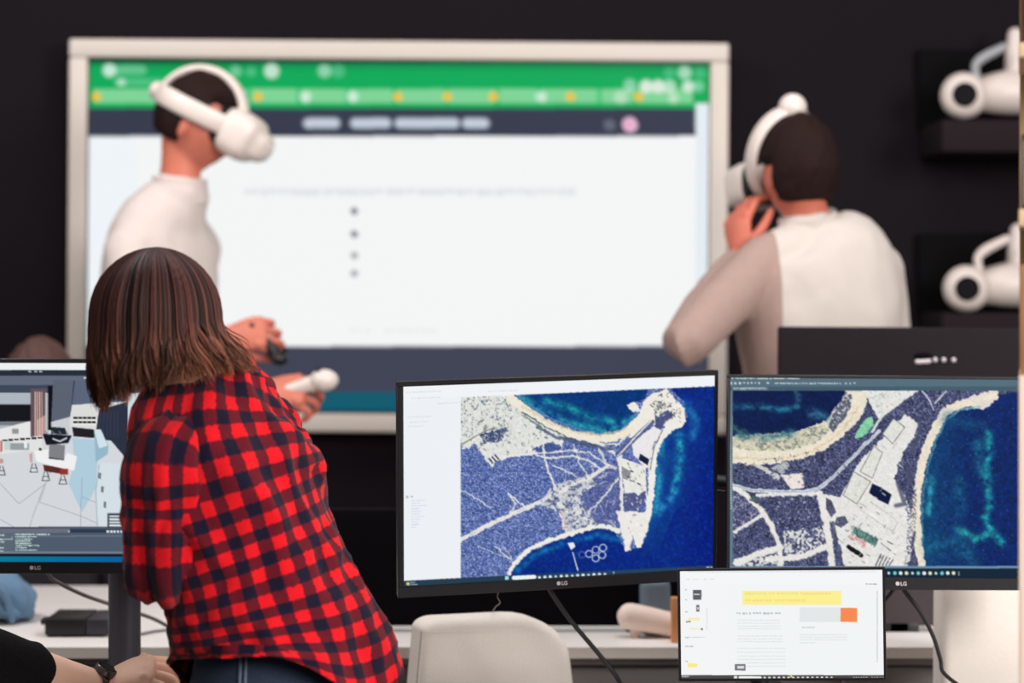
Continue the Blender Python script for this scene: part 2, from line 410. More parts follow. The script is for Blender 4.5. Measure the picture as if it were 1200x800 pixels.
def paint_right():
    c = Canvas(844, 430, 1260, 700, 3, (88, 112, 126), 5)
    full = [(859, 457), (1260, 458), (1260, 664), (859, 664)]
    M = c.mask(full); c.put(M, (62, 66, 104))
    c.speck(M, .62, .50, (96, 102, 140), .9, 5); c.speck(M, .8, .58, (30, 36, 62), .9, 9); c.speck(M, 1.1, .66, (205, 208, 218), .85, 15)
    c.warp(2)
    pale = (232, 230, 226)
    ind = c.poly([(1060, 485), (1076, 496), (1070, 512), (1056, 535), (1048, 560), (1062, 585), (1072, 605), (1068, 640), (1064, 664), (990, 664), (984, 640), (978, 620), (966, 600), (958, 577), (985, 582), (998, 556), (1012, 535), (1037, 510)], pale)
    c.poly([(1012, 455), (1080, 455), (1058, 470), (1036, 486), (1028, 490)], pale)
    sp = c.mask([(1012, 455), (1080, 455), (1058, 470), (1030, 484)]); c.speck(sp*1.0, .5, .62, (160, 165, 165), .8, 61)
    for pts, wd in (([(858, 570), (872, 578), (888, 592), (902, 612), (912, 634), (916, 664)], 6), ([(860, 623), (880, 612), (895, 602)], 4), ([(960, 578), (967, 605), (972, 640), (976, 668)], 8),
                    ([(888, 580), (930, 578), (956, 578)], 4), ([(862, 660), (890, 648), (915, 640)], 7), ([(900, 655), (940, 652), (968, 640)], 7)):
        c.line(pts, wd, (234, 230, 226), 1, 1.2)
    for pl in ([(918, 622), (965, 616), (966, 645), (920, 655)], [(860, 655), (910, 640), (915, 664), (860, 666)]):
        m = c.mask(pl); c.speck(m*1.0, .42, .45, (232, 232, 226), .95, 77)
    m = c.mask([(858, 575), (893, 600), (880, 612), (858, 624)]); c.speck(m*1.0, .6, .55, (190, 180, 205), .7, 79)
    c.line([(860, 560), (890, 590), (880, 584)], 2, (70, 90, 96))
    c.poly([(903, 548), (918, 541), (926, 545), (916, 556)], (200, 205, 200), .8); c.line([(886, 545), (900, 552), (912, 560)], 5, (215, 214, 210), .9)
    # west bay and beach
    c.poly([(850, 505), (985, 455), (1014, 455), (1017, 468), (1012, 483), (1002, 497), (986, 512), (966, 527), (940, 537), (905, 543), (875, 545), (850, 540)], (236, 228, 208))
    c.line([(858, 536), (890, 538), (920, 537), (950, 529), (975, 514), (995, 494), (1004, 478)], 2, (222, 198, 160), .8)
    rk = c.poly([(985, 455), (998, 462), (996, 478), (988, 492), (975, 505), (970, 498), (978, 480), (982, 470)], (92, 98, 122))
    c.speck(rk*1.0, .5, .52, (225, 220, 205), .9, 31)
    w_ = c.poly([(850, 450), (993, 450), (986, 470), (977, 480), (970, 492), (952, 498), (935, 505), (912, 511), (880, 512), (850, 512)], (8, 28, 76))
    sh = c.mask([(858, 510), (935, 505), (965, 496), (972, 504), (955, 520), (920, 528), (880, 528), (858, 524)]); c.put(sh, (206, 202, 176), .9)
    c.speck(sh*1.0, .3, .55, (120, 130, 130), .8, 37)
    c.glow([(862, 476), (890, 476), (918, 480), (935, 476)], 3.5, (40, 120, 150), .9)
    c.glow([(952, 484), (966, 488)], 6, (60, 120, 150), .9); c.glow([(932, 458), (936, 468)], 3, (50, 90, 120), .8)
    c.glow([(866, 510), (900, 512), (930, 506)], 4, (70, 130, 140), .9); c.glow([(858, 500), (872, 506)], 4, (60, 110, 110), .8)
    c.line([(966, 496), (985, 470)], 1.2, (205, 205, 200), .7); c.warp(1)
    c.poly([(1004, 506), (1012, 493), (1022, 487), (1023, 498), (1012, 511), (1001, 514)], (136, 208, 166))
    c.poly([(914, 556), (940, 554), (942, 571), (927, 573)], (238, 228, 222))
    road = [(850, 566), (880, 574), (920, 576), (950, 575), (963, 570), (978, 557), (995, 540), (1012, 522), (1030, 505)]
    c.line(road, 4, (222, 226, 230)); c.line(road, 1.6, (168, 182, 198))
    c.line([(1024, 457), (1032, 470), (1034, 486), (1022, 505)], 3, (215, 225, 220))
    c.line([(1080, 457), (1090, 470), (1094, 480)], 1.6, (205, 205, 215)); c.line([(1108, 458), (1096, 472)], 1.8, (210, 210, 215))
    c.warp(0)
    for pg in ([(1047, 490), (1060, 500), (1046, 520), (1034, 508)], [(1024, 522), (1034, 530), (1022, 560), (1008, 552)], [(1000, 552), (1020, 564), (1004, 590), (988, 580)]):
        c.poly(pg, (226, 228, 220)); c.line(pg+[pg[0]], 1, (110, 112, 112), .9)
    c.line([(1020, 588), (1045, 605), (1052, 612), (1046, 622), (1030, 612), (1010, 598)], 1.2, (190, 196, 190))
    c.poly([(1022, 566), (1031, 570), (1045, 579), (1041, 591), (1028, 585), (1018, 577)], (10, 22, 62))
    c.poly([(1000, 616), (1012, 622), (1030, 632), (1026, 640), (1010, 632), (999, 624)], (98, 140, 128)); 
    m = c.mask([(998, 614), (1032, 630), (1026, 642), (996, 626)]); c.speck(m*1.0, .7, .55, (60, 84, 90), .9, 81)
    c.line([(995, 628), (1000, 632)], 3, (200, 140, 140), .8); c.line([(1003, 630), (1013, 636), (1011, 640)], 4, (226, 160, 160))
    for k in range(3): c.line([(994+k*5, 640+k*3), (999+k*5, 644+k*3.2)], 5, (22, 22, 28))
    for k in range(5): c.line([(1026+k*4, 662), (1032+k*3.6, 649+k*1.6)], 1.3, (70, 74, 88))
    c.line([(1032, 636), (1044, 645)], 1, (80, 80, 90)); c.line([(1040, 634), (1046, 637)], 1.2, (60, 60, 70))
    c.poly([(968, 583), (974, 586), (980, 600), (974, 606), (968, 596)], (70, 72, 100), .9); c.poly([(980, 606), (990, 604), (994, 612), (986, 618), (978, 614)], (66, 70, 98), .9)
    c.line([(976, 612), (980, 635), (986, 660)], 4, (80, 84, 110), .8)
    # east beach and sea
    c.warp(2)
    e = c.poly([(1168, 462), (1166, 470), (1152, 478), (1140, 475), (1120, 480), (1104, 496), (1094, 516), (1087, 538), (1082, 562), (1079, 600), (1080, 636), (1086, 664), (1265, 668), (1265, 450)], (9, 38, 100))
    c.poly([(1130, 466), (1168, 455), (1170, 466), (1152, 480), (1138, 476)], (226, 220, 218))
    c.line([(1165, 464), (1146, 468), (1124, 474), (1108, 482), (1097, 500), (1087, 522), (1079, 548), (1075, 574), (1073, 604), (1077, 640), (1081, 668)], 10, (236, 226, 208))
    c.line([(1150, 476), (1124, 480), (1108, 494), (1097, 515), (1088, 542), (1083, 570), (1080, 600), (1082, 636)], 2.5, (150, 205, 210), .8)
    m = c.mask([(1060, 585), (1074, 570), (1072, 640), (1076, 664), (1060, 664), (1064, 620)]); c.speck(m*1.0, .7, .48, (74, 78, 102), .85, 83)
    c.warp(0)
    sh = e*np.clip(1-(c.X-1085)/55, 0, 1); c.put(sh, (16, 84, 122), .6)
    c.glow([(1158, 508), (1160, 530), (1154, 552), (1158, 574), (1160, 592), (1154, 606), (1162, 622), (1174, 636)], 4.5, (28, 160, 168), 1)
    c.glow([(1130, 624), (1142, 632), (1158, 626)], 5, (34, 160, 164), 1); c.glow([(1120, 618), (1126, 622)], 4, (40, 150, 160), .9)
    c.glow([(1146, 520), (1150, 545), (1156, 560)], 8, (24, 110, 140), .7); c.glow([(1124, 565), (1126, 600)], 7, (22, 105, 135), .7)
    c.glow([(1092, 560), (1090, 580), (1088, 600)], 4, (50, 160, 180), .9); c.glow([(1092, 640), (1120, 636), (1140, 655)], 10, (24, 100, 135), .7)
    c.glow([(1110, 490), (1150, 500)], 8, (20, 84, 125), .6)
    mp = c.mask([(859, 457), (1260, 458), (1260, 664), (859, 664)]); wat = (c.a[..., 2] > c.a[..., 0]*2.6)
    lum = np.clip(1.15-c.a.mean(2)*1.15, .08, 1); c.grain((mp & ~wat)*lum, .34, .8, 311); c.grain(mp & wat, .16, .5, 315)
    bl = ind & (c.Y < 664); c.blocks(bl, 70, ((214, 214, 210), (250, 250, 246), (196, 198, 196), (170, 172, 174)), 25, 2, 9, -.95); c.blocks(bl & (c.Y > 590), 40, ((150, 152, 154), (120, 124, 130), (252, 252, 250)), 26, 1, 4, .5)
    for pts, w_ in (([(1076, 490), (1078, 505), (1068, 530)], 4), ([(1052, 566), (1060, 590), (1050, 592)], 5), ([(1064, 548), (1066, 566)], 6)): c.line(pts, w_, (76, 80, 108), .8, 2)
    c.blocks(c.mask([(858, 545), (985, 520), (1000, 545), (950, 572), (860, 566)]), 120, ((34, 40, 66), (110, 114, 150), (46, 52, 84)), 27, .8, 2); c.blocks(c.mask([(900, 580), (955, 580), (960, 620), (915, 622)]), 90, ((38, 40, 74), (116, 116, 152), (196, 196, 214)), 28, .8, 2)
    c.stars(e & (c.Y < 664), 900, (190, 215, 230), 4)
    # program frame
    c.rect(844, 430, 1260, 457.5, (86, 112, 126)); c.rect(844, 430, 858.5, 664, (100, 126, 140))
    c.rect(844, 430, 1260, 442, (62, 88, 102)); c.rect(844, 452.5, 1260, 457.5, (70, 94, 110))
    c.rect(858, 453.3, 900, 456.8, (106, 128, 142)); c.text(860, 454, 36, 1.7, (200, 215, 220), .8, 8)
    c.text(857, 442, 80, 1.7, (225, 235, 238), .9, 2); 
    c.text(855, 447.5, 44, 2.2, (225, 235, 238), .85, 5, gap=1.2); c.text(908, 448.2, 16, 1.7, (225, 235, 238), .8, 6); c.text(926, 448.2, 60, 1.8, (225, 235, 238), .75, 7); c.text(990, 448, 12, 2, (225, 235, 238), .7, 17, gap=1.5)
    for k in range(46): c.put((abs(c.X-(854.4+k*.05)) < .9) & (abs(c.Y-(458+k*3.05)) < .8), (205, 220, 225), .8)
    c.poly([(850, 663), (1260, 663), (1260, 665.6), (850, 665.6)], (110, 145, 170))
    c.rect(844, 665.6, 1260, 690, (16, 38, 58))
    for k in range(12): c.disc(1041.5+k*6.9, 671.2, 2.1 if k % 4 else 1.6, ((215, 236, 236), (120, 210, 220), (240, 244, 244), (240, 235, 190))[k % 4])
    c.disc(1123.5, 670.5, .7, (220, 235, 235)); c.disc(1123.5, 673, .7, (220, 235, 235))
    return c

def paint_left():
    c = Canvas(-170, 416, 250, 680, 3, (214, 217, 222), 9)
    c.rect(-170, 416, 250, 425, (30, 34, 40)); c.rect(-170, 424.6, 250, 433.2, (240, 243, 244)); c.rect(-170, 433.2, 250, 440, (38, 46, 58))
    for x in (33, 40, 46): c.rect(x, 434.4, x+3.6, 435.8, (225, 232, 240))
    c.rect(-170, 440, 250, 451, (98, 106, 124)); c.rect(98, 441.6, 128, 443.6, (228, 232, 240))
    c.rect(-170, 451, 250, 460, (62, 72, 92)); c.rect(-170, 460, 40, 520, (176, 184, 194)); c.rect(-170, 473.5, 36, 493.5, (22, 22, 30)); c.rect(-170, 493.5, 40, 498, (120, 124, 132))
    c.poly([(-170, 540), (-170, 512), (0, 502), (36, 493), (55, 490), (55, 540)], (232, 232, 232))
    c.rect(36, 455, 55, 512, (98, 84, 92))
    for k in range(4): c.line([(41+k*2.6, 459), (41+k*2.8, 512)], 1.3, (225, 180, 170)); 
    c.poly([(43, 492), (53, 486), (53, 512), (43, 512)], (230, 190, 180), .6)
    c.rect(53, 460, 57, 508, (190, 192, 196)); c.rect(56, 452, 62, 504, (14, 18, 26))
    c.rect(84, 446, 150, 480, (92, 102, 124)); c.poly([(62, 445), (87, 446), (83, 490), (60, 494)], (92, 99, 114)); c.line([(87, 446), (82, 490)], 1.3, (50, 58, 76))
    c.poly([(84, 474), (150, 470), (150, 520), (80, 500)], (222, 222, 220)); c.poly([(60, 494), (82, 488), (82, 510), (60, 508)], (205, 208, 212))
    for r in range(2):
        for k in range(5): c.rect(86+k*5.4, 488+r*5, 90.4+k*5.4, 490.6+r*5, (24, 24, 28)); c.rect(86+k*5.4, 491+r*5, 90.4+k*5.4, 493+r*5, (240, 240, 238))
    c.poly([(84, 500), (112, 503), (110, 513), (86, 511)], (32, 32, 38)); c.poly([(116, 480), (150, 470), (150, 560), (128, 525), (112, 505)], (44, 50, 68))
    for k in range(6): c.line([(118+k*4, 482), (116+k*4.4, 512)], .6, (70, 78, 98), .8)
    fl = c.poly([(-170, 530), (0, 524), (40, 512), (84, 511), (130, 516), (150, 540), (250, 560), (250, 618), (-170, 618)], (214, 217, 222))
    c.poly([(84, 513), (112, 515), (114, 541), (112, 572), (96, 600), (80, 566), (88, 540)], (176, 206, 222))
    for pts in ([(0, 566), (22, 590), (52, 567), (40, 600), (34, 618)], [(46, 588), (94, 604), (116, 614)], [(96, 560), (94, 618)], [(0, 608), (16, 617)], [(96, 582), (112, 588)], [(60, 548), (46, 588)]): c.line(pts, .6, (150, 158, 168))
    c.poly([(0, 515), (48, 510), (50, 530), (30, 528), (0, 532)], (228, 228, 226))
    for k in range(7): c.rect(3+k*6.8, 514.5-k*.5, 8.4+k*6.8, 516.6-k*.5, (24, 26, 32))
    c.rect(12, 519, 34, 527, (150, 160, 166)); c.rect(28, 517, 32, 525, (238, 238, 238)); c.rect(14, 502, 22, 508, (150, 152, 156)); c.rect(5, 517, 12, 527, (196, 214, 206))
    c.poly([(0, 516), (3, 516), (3, 528), (0, 530)], (190, 120, 110))
    c.poly([(50, 508), (84, 510), (80, 519), (54, 521)], (20, 26, 36)); c.poly([(60, 500), (76, 501), (78, 509), (60, 508)], (34, 42, 52)); c.line([(62, 514), (70, 517), (78, 513)], 1.8, (205, 212, 220))
    for k in range(4): c.line([(53+k*8, 505), (56+k*8, 509)], 1, (120, 130, 144))
    c.poly([(58, 520), (76, 521), (75, 538), (56, 536)], (128, 130, 136)); c.line([(56, 536), (75, 539)], 1.6, (26, 28, 34))
    c.poly([(40, 528), (57, 526), (57, 537), (75, 539), (78, 530), (90, 534), (87, 551), (62, 546), (42, 540)], (242, 242, 242))
    c.poly([(50, 544), (62, 546), (80, 550), (80, 556), (52, 552)], (96, 40, 40)); c.rect(70, 549, 80, 556, (150, 52, 48))
    for x, y in ((38, 543), (52, 553), (72, 557), (0, 546)): c.line([(x, y), (x-3, y+10), (x+6, y+10), (x+3, y)], .9, (40, 44, 50)); c.line([(x-2, y+5), (x+5, y+5)], .8, (40, 44, 50))
    c.poly([(34, 532), (38, 530), (38, 542), (35, 541)], (206, 160, 152)); c.disc(47, 526, 1.6, (28, 28, 32)); c.disc(1, 540, 3, (200, 150, 140))
    c.poly([(110, 503), (118, 503), (127, 522), (126, 532), (112, 541)], (150, 186, 204)); c.poly([(110, 503), (118, 503), (126, 522), (116, 525)], (214, 228, 236))
    c.poly([(118, 541), (150, 544), (156, 618), (114, 618), (112, 570)], (214, 226, 232)); c.line([(116, 545), (112, 575), (114, 616)], 1, (160, 180, 192))
    for x, y in ((117, 556), (120, 572), (123, 590)): c.poly([(x-1.5, y-3), (x+1.5, y-2), (x+1, y+5), (x-2, y+4)], (112, 124, 132))
    c.rect(126, 601, 200, 617, (58, 68, 78))
    for k in range(4): c.rect(128, 603.4+k*3.6, 198, 605.6+k*3.6, (222, 230, 232))
    c.rect(-170, 617, 250, 618.6, (52, 62, 72)); c.rect(-170, 618.6, 250, 624, (106, 112, 128)); c.rect(82, 619.5, 250, 624, (46, 56, 80)); c.disc(80.5, 622.3, .9, (235, 240, 240))
    for k in range(5): c.rect(125+k*4, 621.3, 127.6+k*4, 624, (228, 236, 240))
    c.rect(-170, 624, 250, 647, (80, 93, 110)); c.text(14, 625, 44, 1.6, (225, 240, 236), .95, 2); c.rect(14, 627.4, 250, 628.2, (128, 136, 150))
    c.rect(-170, 624, 16, 647, (92, 104, 118))
    for k, L in enumerate((23, 18, 17, 18, 26, 12, 25)): c.text(18, 627.8+k*2.6, L, 1.5, (214, 236, 228), .9, k+3, gap=.15)
    for k, y in enumerate((626, 631, 634, 641, 645)): c.text(-60, y, 64, 1.5, (214, 236, 228), .9, k+30)
    c.line([(4, 631.5), (14, 631.5), (14, 629)], .9, (190, 200, 206)); c.rect(145.6, 628, 147.2, 641, (226, 232, 234)); c.rect(148, 636, 200, 639, (220, 224, 228)); c.rect(148, 643, 200, 645, (220, 224, 228))
    c.rect(-170, 646, 250, 648.6, (120, 128, 142)); c.rect(-170, 648.6, 250, 651.5, (14, 22, 32))
    gx = np.clip(c.X/160, 0, 1)[..., None]; m = ((c.Y > 651.5) & (c.Y < 659))[..., None]
    c.a = np.where(m, (np.array((10, 122, 150))*(1-gx)+np.array((14, 92, 158))*gx)/255., c.a)
    c.rect(-170, 659, 250, 690, (8, 30, 44))
    return c

def paint_wall():
    c = Canvas(90, 60, 846, 500, 2, (247, 249, 249), 13)
    c.rect(90, 60, 846, 128, (12, 172, 92))
    m = (c.Y < 84)*np.clip((84-c.Y)/14, 0, 1)*np.clip(.25+c.X/1100, 0, 1); c.put(m, (16, 70, 52), .75)
    c.put((c.Y < 74)*1.0, (10, 56, 46), .7)
    c.rect(110, 104, 812, 121, (150, 222, 164), .85)
    for x in (290, 348, 405, 460, 521, 580, 630, 700, 742): c.rect(x, 104, x+5, 121, (60, 196, 118), .8)
    for x in (113, 302, 466, 524, 578, 668, 748): c.disc(x, 113, 5.5, (242, 196, 70)); 
    for x in (358, 413, 634): c.disc(x, 113, 6.5, (226, 246, 232), .8)
    c.line([(126, 82), (166, 82)], 11, (130, 205, 160), .75); c.disc(128, 82, 8, (210, 240, 225), .9); c.line([(138, 96), (190, 96)], 9, (110, 205, 150), .7); c.disc(142, 96, 5, (205, 235, 215), .8)
    for x, y, r, al in ((276, 83, 7, .45), (318, 83, 9, .85), (294, 84, 6, .3), (380, 83, 8, .6), (396, 83, 8, .3), (738, 100, 8, .55), (757, 101, 8, .95), (771, 101, 8, .95), (784, 101, 8, .75), (806, 101, 7, .9), (818, 101, 7, .5), (802, 85, 8, .7), (784, 85, 7, .25), (820, 85, 7, .25), (789, 115, 6, .6), (727, 114, 8, .5)):
        c.disc(x, y, r, (228, 240, 226), al)
    c.rect(90, 127, 846, 159.5, (56, 60, 78))
    for x0, x1 in ((361, 392), (416, 452), (468, 532), (547, 567)): c.line([(x0, 144), (x1, 144)], 12.5, (206, 216, 230), .95, 4)
    c.disc(714, 146, 7, (110, 114, 130), .8); c.disc(738, 146, 9, (236, 190, 216)); c.disc(737, 146, 4.5, (238, 160, 196), .7)
    c.rect(815, 121, 846, 410, (232, 240, 246))
    c.rect(90, 159.5, 815, 406, (247, 249, 249)); c.rect(90, 159.5, 160, 406, (238, 246, 253), .6)
    c.text(286, 221, 388, 8, (196, 202, 204), .38, 4, gap=.12)
    for y in (247, 274, 299, 320): c.disc(415, y, 4.2, (96, 104, 110), .85 if y < 280 else .55)
    for x, y, L in ((410, 385, 20), (450, 385, 60)): c.text(x, y, L, 5, (220, 224, 224), .4, 6)
    c.rect(90, 405.5, 846, 459, (66, 69, 86)); c.rect(90, 459, 846, 484, (18, 92, 112)); c.rect(90, 480, 846, 500, (12, 62, 80))
    return c

def paint_laptop():
    c = Canvas(790, 660, 1044, 800, 4, (246, 248, 249), 17)
    c.rect(790, 660, 1044, 684, (247, 249, 250)); c.text(804, 678, 24, 1.0, (150, 158, 166), .5, 1, gap=1); c.text(832, 678, 4, 1, (150, 158, 166), .5, 2); c.text(806, 669.5, 220, .9, (190, 196, 200), .45, 3)
    c.rect(852, 685, 1028, 791, (245, 248, 248)); c.text(1014, 683.4, 13, 1.2, (120, 126, 132), .8, 4); c.rect(1027.4, 692, 1028.4, 776, (200, 206, 210))
    c.rect(870, 692, 986, 708.5, (255, 242, 150)); c.text(873, 694, 98, 2.6, (236, 214, 120), .5, 5); c.text(873, 702, 70, 2.6, (236, 214, 120), .5, 6)
    c.text(863, 717.2, 52, 2.4, (160, 164, 170), .65, 7, gap=.35)
    c.rect(937, 711.5, 985, 728.5, (230, 234, 235)); c.rect(985, 712, 1004.5, 728.5, (250, 142, 84)); c.text(940, 734.4, 14, 1, (120, 126, 132), .7, 9)
    for y in (726, 729.5, 733, 736): c.text(864, y, 50, .8, (190, 196, 200), .5, int(y))
    for y in (743, 746, 749): c.text(937, y, 55, .8, (190, 196, 200), .5, int(y))
    c.text(937, 752.5, 18, .8, (190, 196, 200), .5, 11)
    for y in (744.5, 748, 751): c.text(864, y, 52, .8, (190, 196, 200), .5, int(y)+3)
    for y in (759, 763.5, 768, 772, 776, 780): c.text(864, y, 56, .8, (196, 202, 206), .5, int(y)+7)
    c.rect(861, 777.6, 873.6, 785.4, (118, 122, 126)); c.rect(864, 780, 872, 783, (222, 224, 224))
    c.rect(812, 691, 822, 702.5, (96, 98, 104)); c.rect(813, 695.4, 820, 697, (205, 206, 206)); c.rect(816, 708.5, 819.6, 716.5, (110, 112, 116)); c.rect(817, 711, 818.6, 714, (220, 220, 220))
    c.rect(806, 723.5, 820, 727, (252, 240, 176)); c.text(804, 727.2, 4.5, 2, (140, 70, 50), .9, 13); c.text(808, 736, 14, 1.4, (250, 222, 150), .8, 14); c.rect(821.6, 735.4, 823.4, 738, (70, 70, 74)); c.rect(828, 712, 828.6, 738, (214, 218, 220))
    for y, L in ((690, 1.5), (702, 2), (716, 2), (746, 2), (756.5, 8), (774, 2)): c.text(803, y, L, 1.4, (130, 136, 142), .6, int(y))
    c.text(806, 746, 20, .8, (160, 166, 170), .5, 15); c.rect(806, 777, 817, 781.4, (253, 238, 130))
    c.rect(790, 790.6, 1044, 800, (78, 74, 76)); c.text(799, 791.5, 8, 1.4, (230, 230, 230), .9, 16)
    c.line([(867, 793.4), (891, 793.6)], 3.2, (244, 245, 245)); c.rect(860, 791.6, 864, 795, (235, 235, 235))
    for k in range(15): c.disc(896+k*5.6, 793.8, 1.5, ((240, 240, 240), (230, 234, 214), (226, 226, 228))[k % 3])
    c.disc(927, 792, 1.4, (230, 220, 90)); c.text(1000, 793, 34, 1.8, (226, 226, 226), .85, 18, gap=.8)
    return c

def screen_mat(name, rough=.35):
    m = bpy.data.materials.new(name); m.use_nodes = True; t = m.node_tree; b = t.nodes['Principled BSDF']
    a = t.nodes.new('ShaderNodeAttribute'); a.attribute_name = 'picture'
    t.links.new(a.outputs['Color'], b.inputs['Emission Color']); b.inputs['Emission Strength'].default_value = .97
    b.inputs['Base Color'].default_value = (.002, .002, .002, 1); b.inputs['Roughness'].default_value = rough
    b.inputs['Specular IOR Level'].default_value = .03
    return m
def screen_panel(name, canvas, M, x0, x1, z0, z1, y, nx, nz, mtl, parent):
    """lit panel in the local plane y; its picture is stored per vertex"""
    xs = np.linspace(x0, x1, nx); zs = np.linspace(z1, z0, nz)
    Xg, Zg = np.meshgrid(xs, zs); n = nx*nz
    co = np.stack([Xg.ravel(), np.full(n, y), Zg.ravel()], 1)
    Mn = np.array(M); wc = co @ Mn[:3, :3].T+Mn[:3, 3]
    col = canvas.sample(600+wc[:, 0]/wc[:, 1]*FPX, HOR-(wc[:, 2]-HGT)/wc[:, 1]*FPX)
    i = np.arange(n).reshape(nz, nx); q = np.stack([i[:-1, :-1], i[1:, :-1], i[1:, 1:], i[:-1, 1:]], -1).reshape(-1, 4)
    me = bpy.data.meshes.new(name); me.vertices.add(n); me.vertices.foreach_set('co', co.astype(np.float32).ravel())
    me.loops.add(q.size); me.loops.foreach_set('vertex_index', q.ravel().astype(np.int32)); me.polygons.add(len(q))
    me.polygons.foreach_set('loop_start', np.arange(0, q.size, 4, dtype=np.int32))
    me.update(calc_edges=True)
    at = me.color_attributes.new('picture', 'FLOAT_COLOR', 'POINT')
    at.data.foreach_set('color', np.concatenate([lin(col), np.ones((n, 1))], 1).astype(np.float32).ravel())
    me.materials.append(mtl); o = bpy.data.objects.new(name, me); C.objects.link(o); o.parent = parent
    return o
# ---------------------------------------------------------------- materials
M_wall = mat('black_wall_paint', (24, 19, 24), .85, .12, 3, spec=.1)
M_floor = mat('dark_carpet', (52, 48, 52), .95, .25, 60, .4)
M_bezel = mat('monitor_black', (26, 24, 28), .38, .1, 20, spec=.4)
M_shell = mat('monitor_back_plastic', (30, 27, 32), .5, .1, 80, .1, spec=.3)
M_metal = mat('dark_grey_metal', (58, 56, 64), .42, .08, 25, metal=.3)
M_frame = mat('ivory_frame_plastic', (202, 192, 182), .5, .02, 8)
M_white = mat('white_desk_laminate', (236, 230, 226), .35, .03, 6)
M_edge = mat('cream_desk_edge', (234, 224, 214), .5, .03, 10)
M_apron = mat('grey_desk_apron', (126, 120, 118), .55, .08, 12)
M_rail = mat('dark_grey_rail', (84, 80, 80), .5, .08, 12)
M_felt = mat('black_felt', (14, 12, 16), .95, .25, 160, .3, spec=.1)
M_felt2 = mat('charcoal_felt', (70, 60, 64), .95, .18, 160, .4)
M_cream = mat('cream_fabric', (240, 231, 220), .95, .08, 220, .25, bscale=700)
M_cream2 = mat('cream_welt', (186, 174, 162), .95, .2, 260, .5, bscale=800)
M_cream3 = mat('pale_ivory_fabric', (246, 236, 226), .9, .05, 120, .3)
M_gap = mat('tan_fabric', (196, 166, 150), .9, .08, 90, .2)
M_brownlea = mat('brown_leather', (78, 50, 44), .5, .15, 40, .2)
M_black = mat('black_plastic', (16, 15, 18), .45, .1, 30)
M_rubber = mat('black_rubber', (22, 20, 24), .6, .1, 30)
M_greyc = mat('grey_cable', (120, 110, 112), .55, .06, 40)
M_whitep = mat('white_plastic', (216, 203, 195), .42, .03, 20)
M_lens = mat('dark_lens', (14, 12, 18), .5, .1, 20, spec=.05)
M_greyp = mat('grey_plastic', (150, 152, 156), .5, .05, 20)
M_wood = mat('light_oak', (222, 190, 152), .5, .10, 14)
M_woodd = mat('brown_oak', (160, 112, 74), .5, .15, 14)
M_tan = mat('tan_backboard', (186, 158, 112), .6, .10, 10)
M_pinkw = mat('pale_door_paint', (234, 208, 190), .5, .03, 10)
M_copper = mat('copper_tin', (150, 82, 60), .35, .2, 16, metal=.5)
M_paper = mat('grey_print', (150, 150, 146), .6, .3, 40)
M_logo = mat('silver_print', (210, 200, 205), .4, .02, 40)
M_slate = mat('slate_blue_plastic', (112, 128, 142), .5, .08, 20)
M_orange = mat('orange_card', (236, 160, 104), .6, .05, 20)
M_peach = mat('pale_pink_vinyl', (250, 228, 214), .55, .04, 20)
M_screen = screen_mat('lit_screen'); 

# ---------------------------------------------------------------- setting
tag(MB().box((-4.2, -.6, -.06), (3.6, 6.62, 0)).build('floor', M_floor), kind='structure')
tag(MB().box((-4.2, 6.5, 0), (3.6, 6.62, 3.6)).build('wall_back', M_wall), kind='structure')
tag(MB().box((-4.2, 6.478, 0), (3.6, 6.4995, .09)).build('baseboard_back', M_rail), kind='structure')

# big wall display
def text_mesh(s, size, name, m, parent, M, ext=.0004):
    cu = bpy.data.curves.new('t', 'FONT'); cu.body = s; cu.size = size; cu.extrude = ext; cu.align_x = 'LEFT'; cu.offset = size*.02
    o = bpy.data.objects.new('t', cu); C.objects.link(o)
    dg = bpy.context.evaluated_depsgraph_get(); me = bpy.data.meshes.new_from_object(o.evaluated_get(dg))
    bpy.data.objects.remove(o); me.materials.clear(); me.materials.append(m)
    r = bpy.data.objects.new(name, me); C.objects.link(r); r.parent = parent; r.matrix_local = M
    return r
YD = 6.4
c0 = P(466.5, 277.5, YD)
MD = Matrix.Translation(c0) @ Matrix.Rotation(math.radians(.4), 4, 'Y')
k = YD/FPX; dw, dh = 772*k/2, 458*k/2
disp = thing('wall_display', c0, 'very large wall display in an ivory frame on the black wall', 'display', M=MD)
bw = 22*k
for nm, lo, hi in (('frame_rail', (-dw, -.02, dh-bw), (dw, .05, dh)), ('frame_rail', (-dw, -.02, -dh), (dw, .05, -dh+bw)),
                   ('frame_stile', (-dw, -.02, -dh+bw), (-dw+bw, .05, dh-bw)), ('frame_stile', (dw-bw, -.02, -dh+bw), (dw, .05, dh-bw))):
    MB().box(lo, hi, .008, 3).build(nm, M_frame, disp)
MB().box((-dw+.01, .02, -dh+.01), (dw-.01, .095, dh-.01), .01).build('back_shell', M_shell, disp)
MB().box((-dw+bw-.002, -.008, -dh+bw-.002), (dw-bw+.002, .018, dh-bw+.002)).build('dark_surround', M_black, disp)
screen_panel('screen', paint_wall(), MD, -dw+bw+.004, dw-bw-.003, -dh+bw+.003, dh-bw-.004, -.010, 364, 207, M_screen, disp)

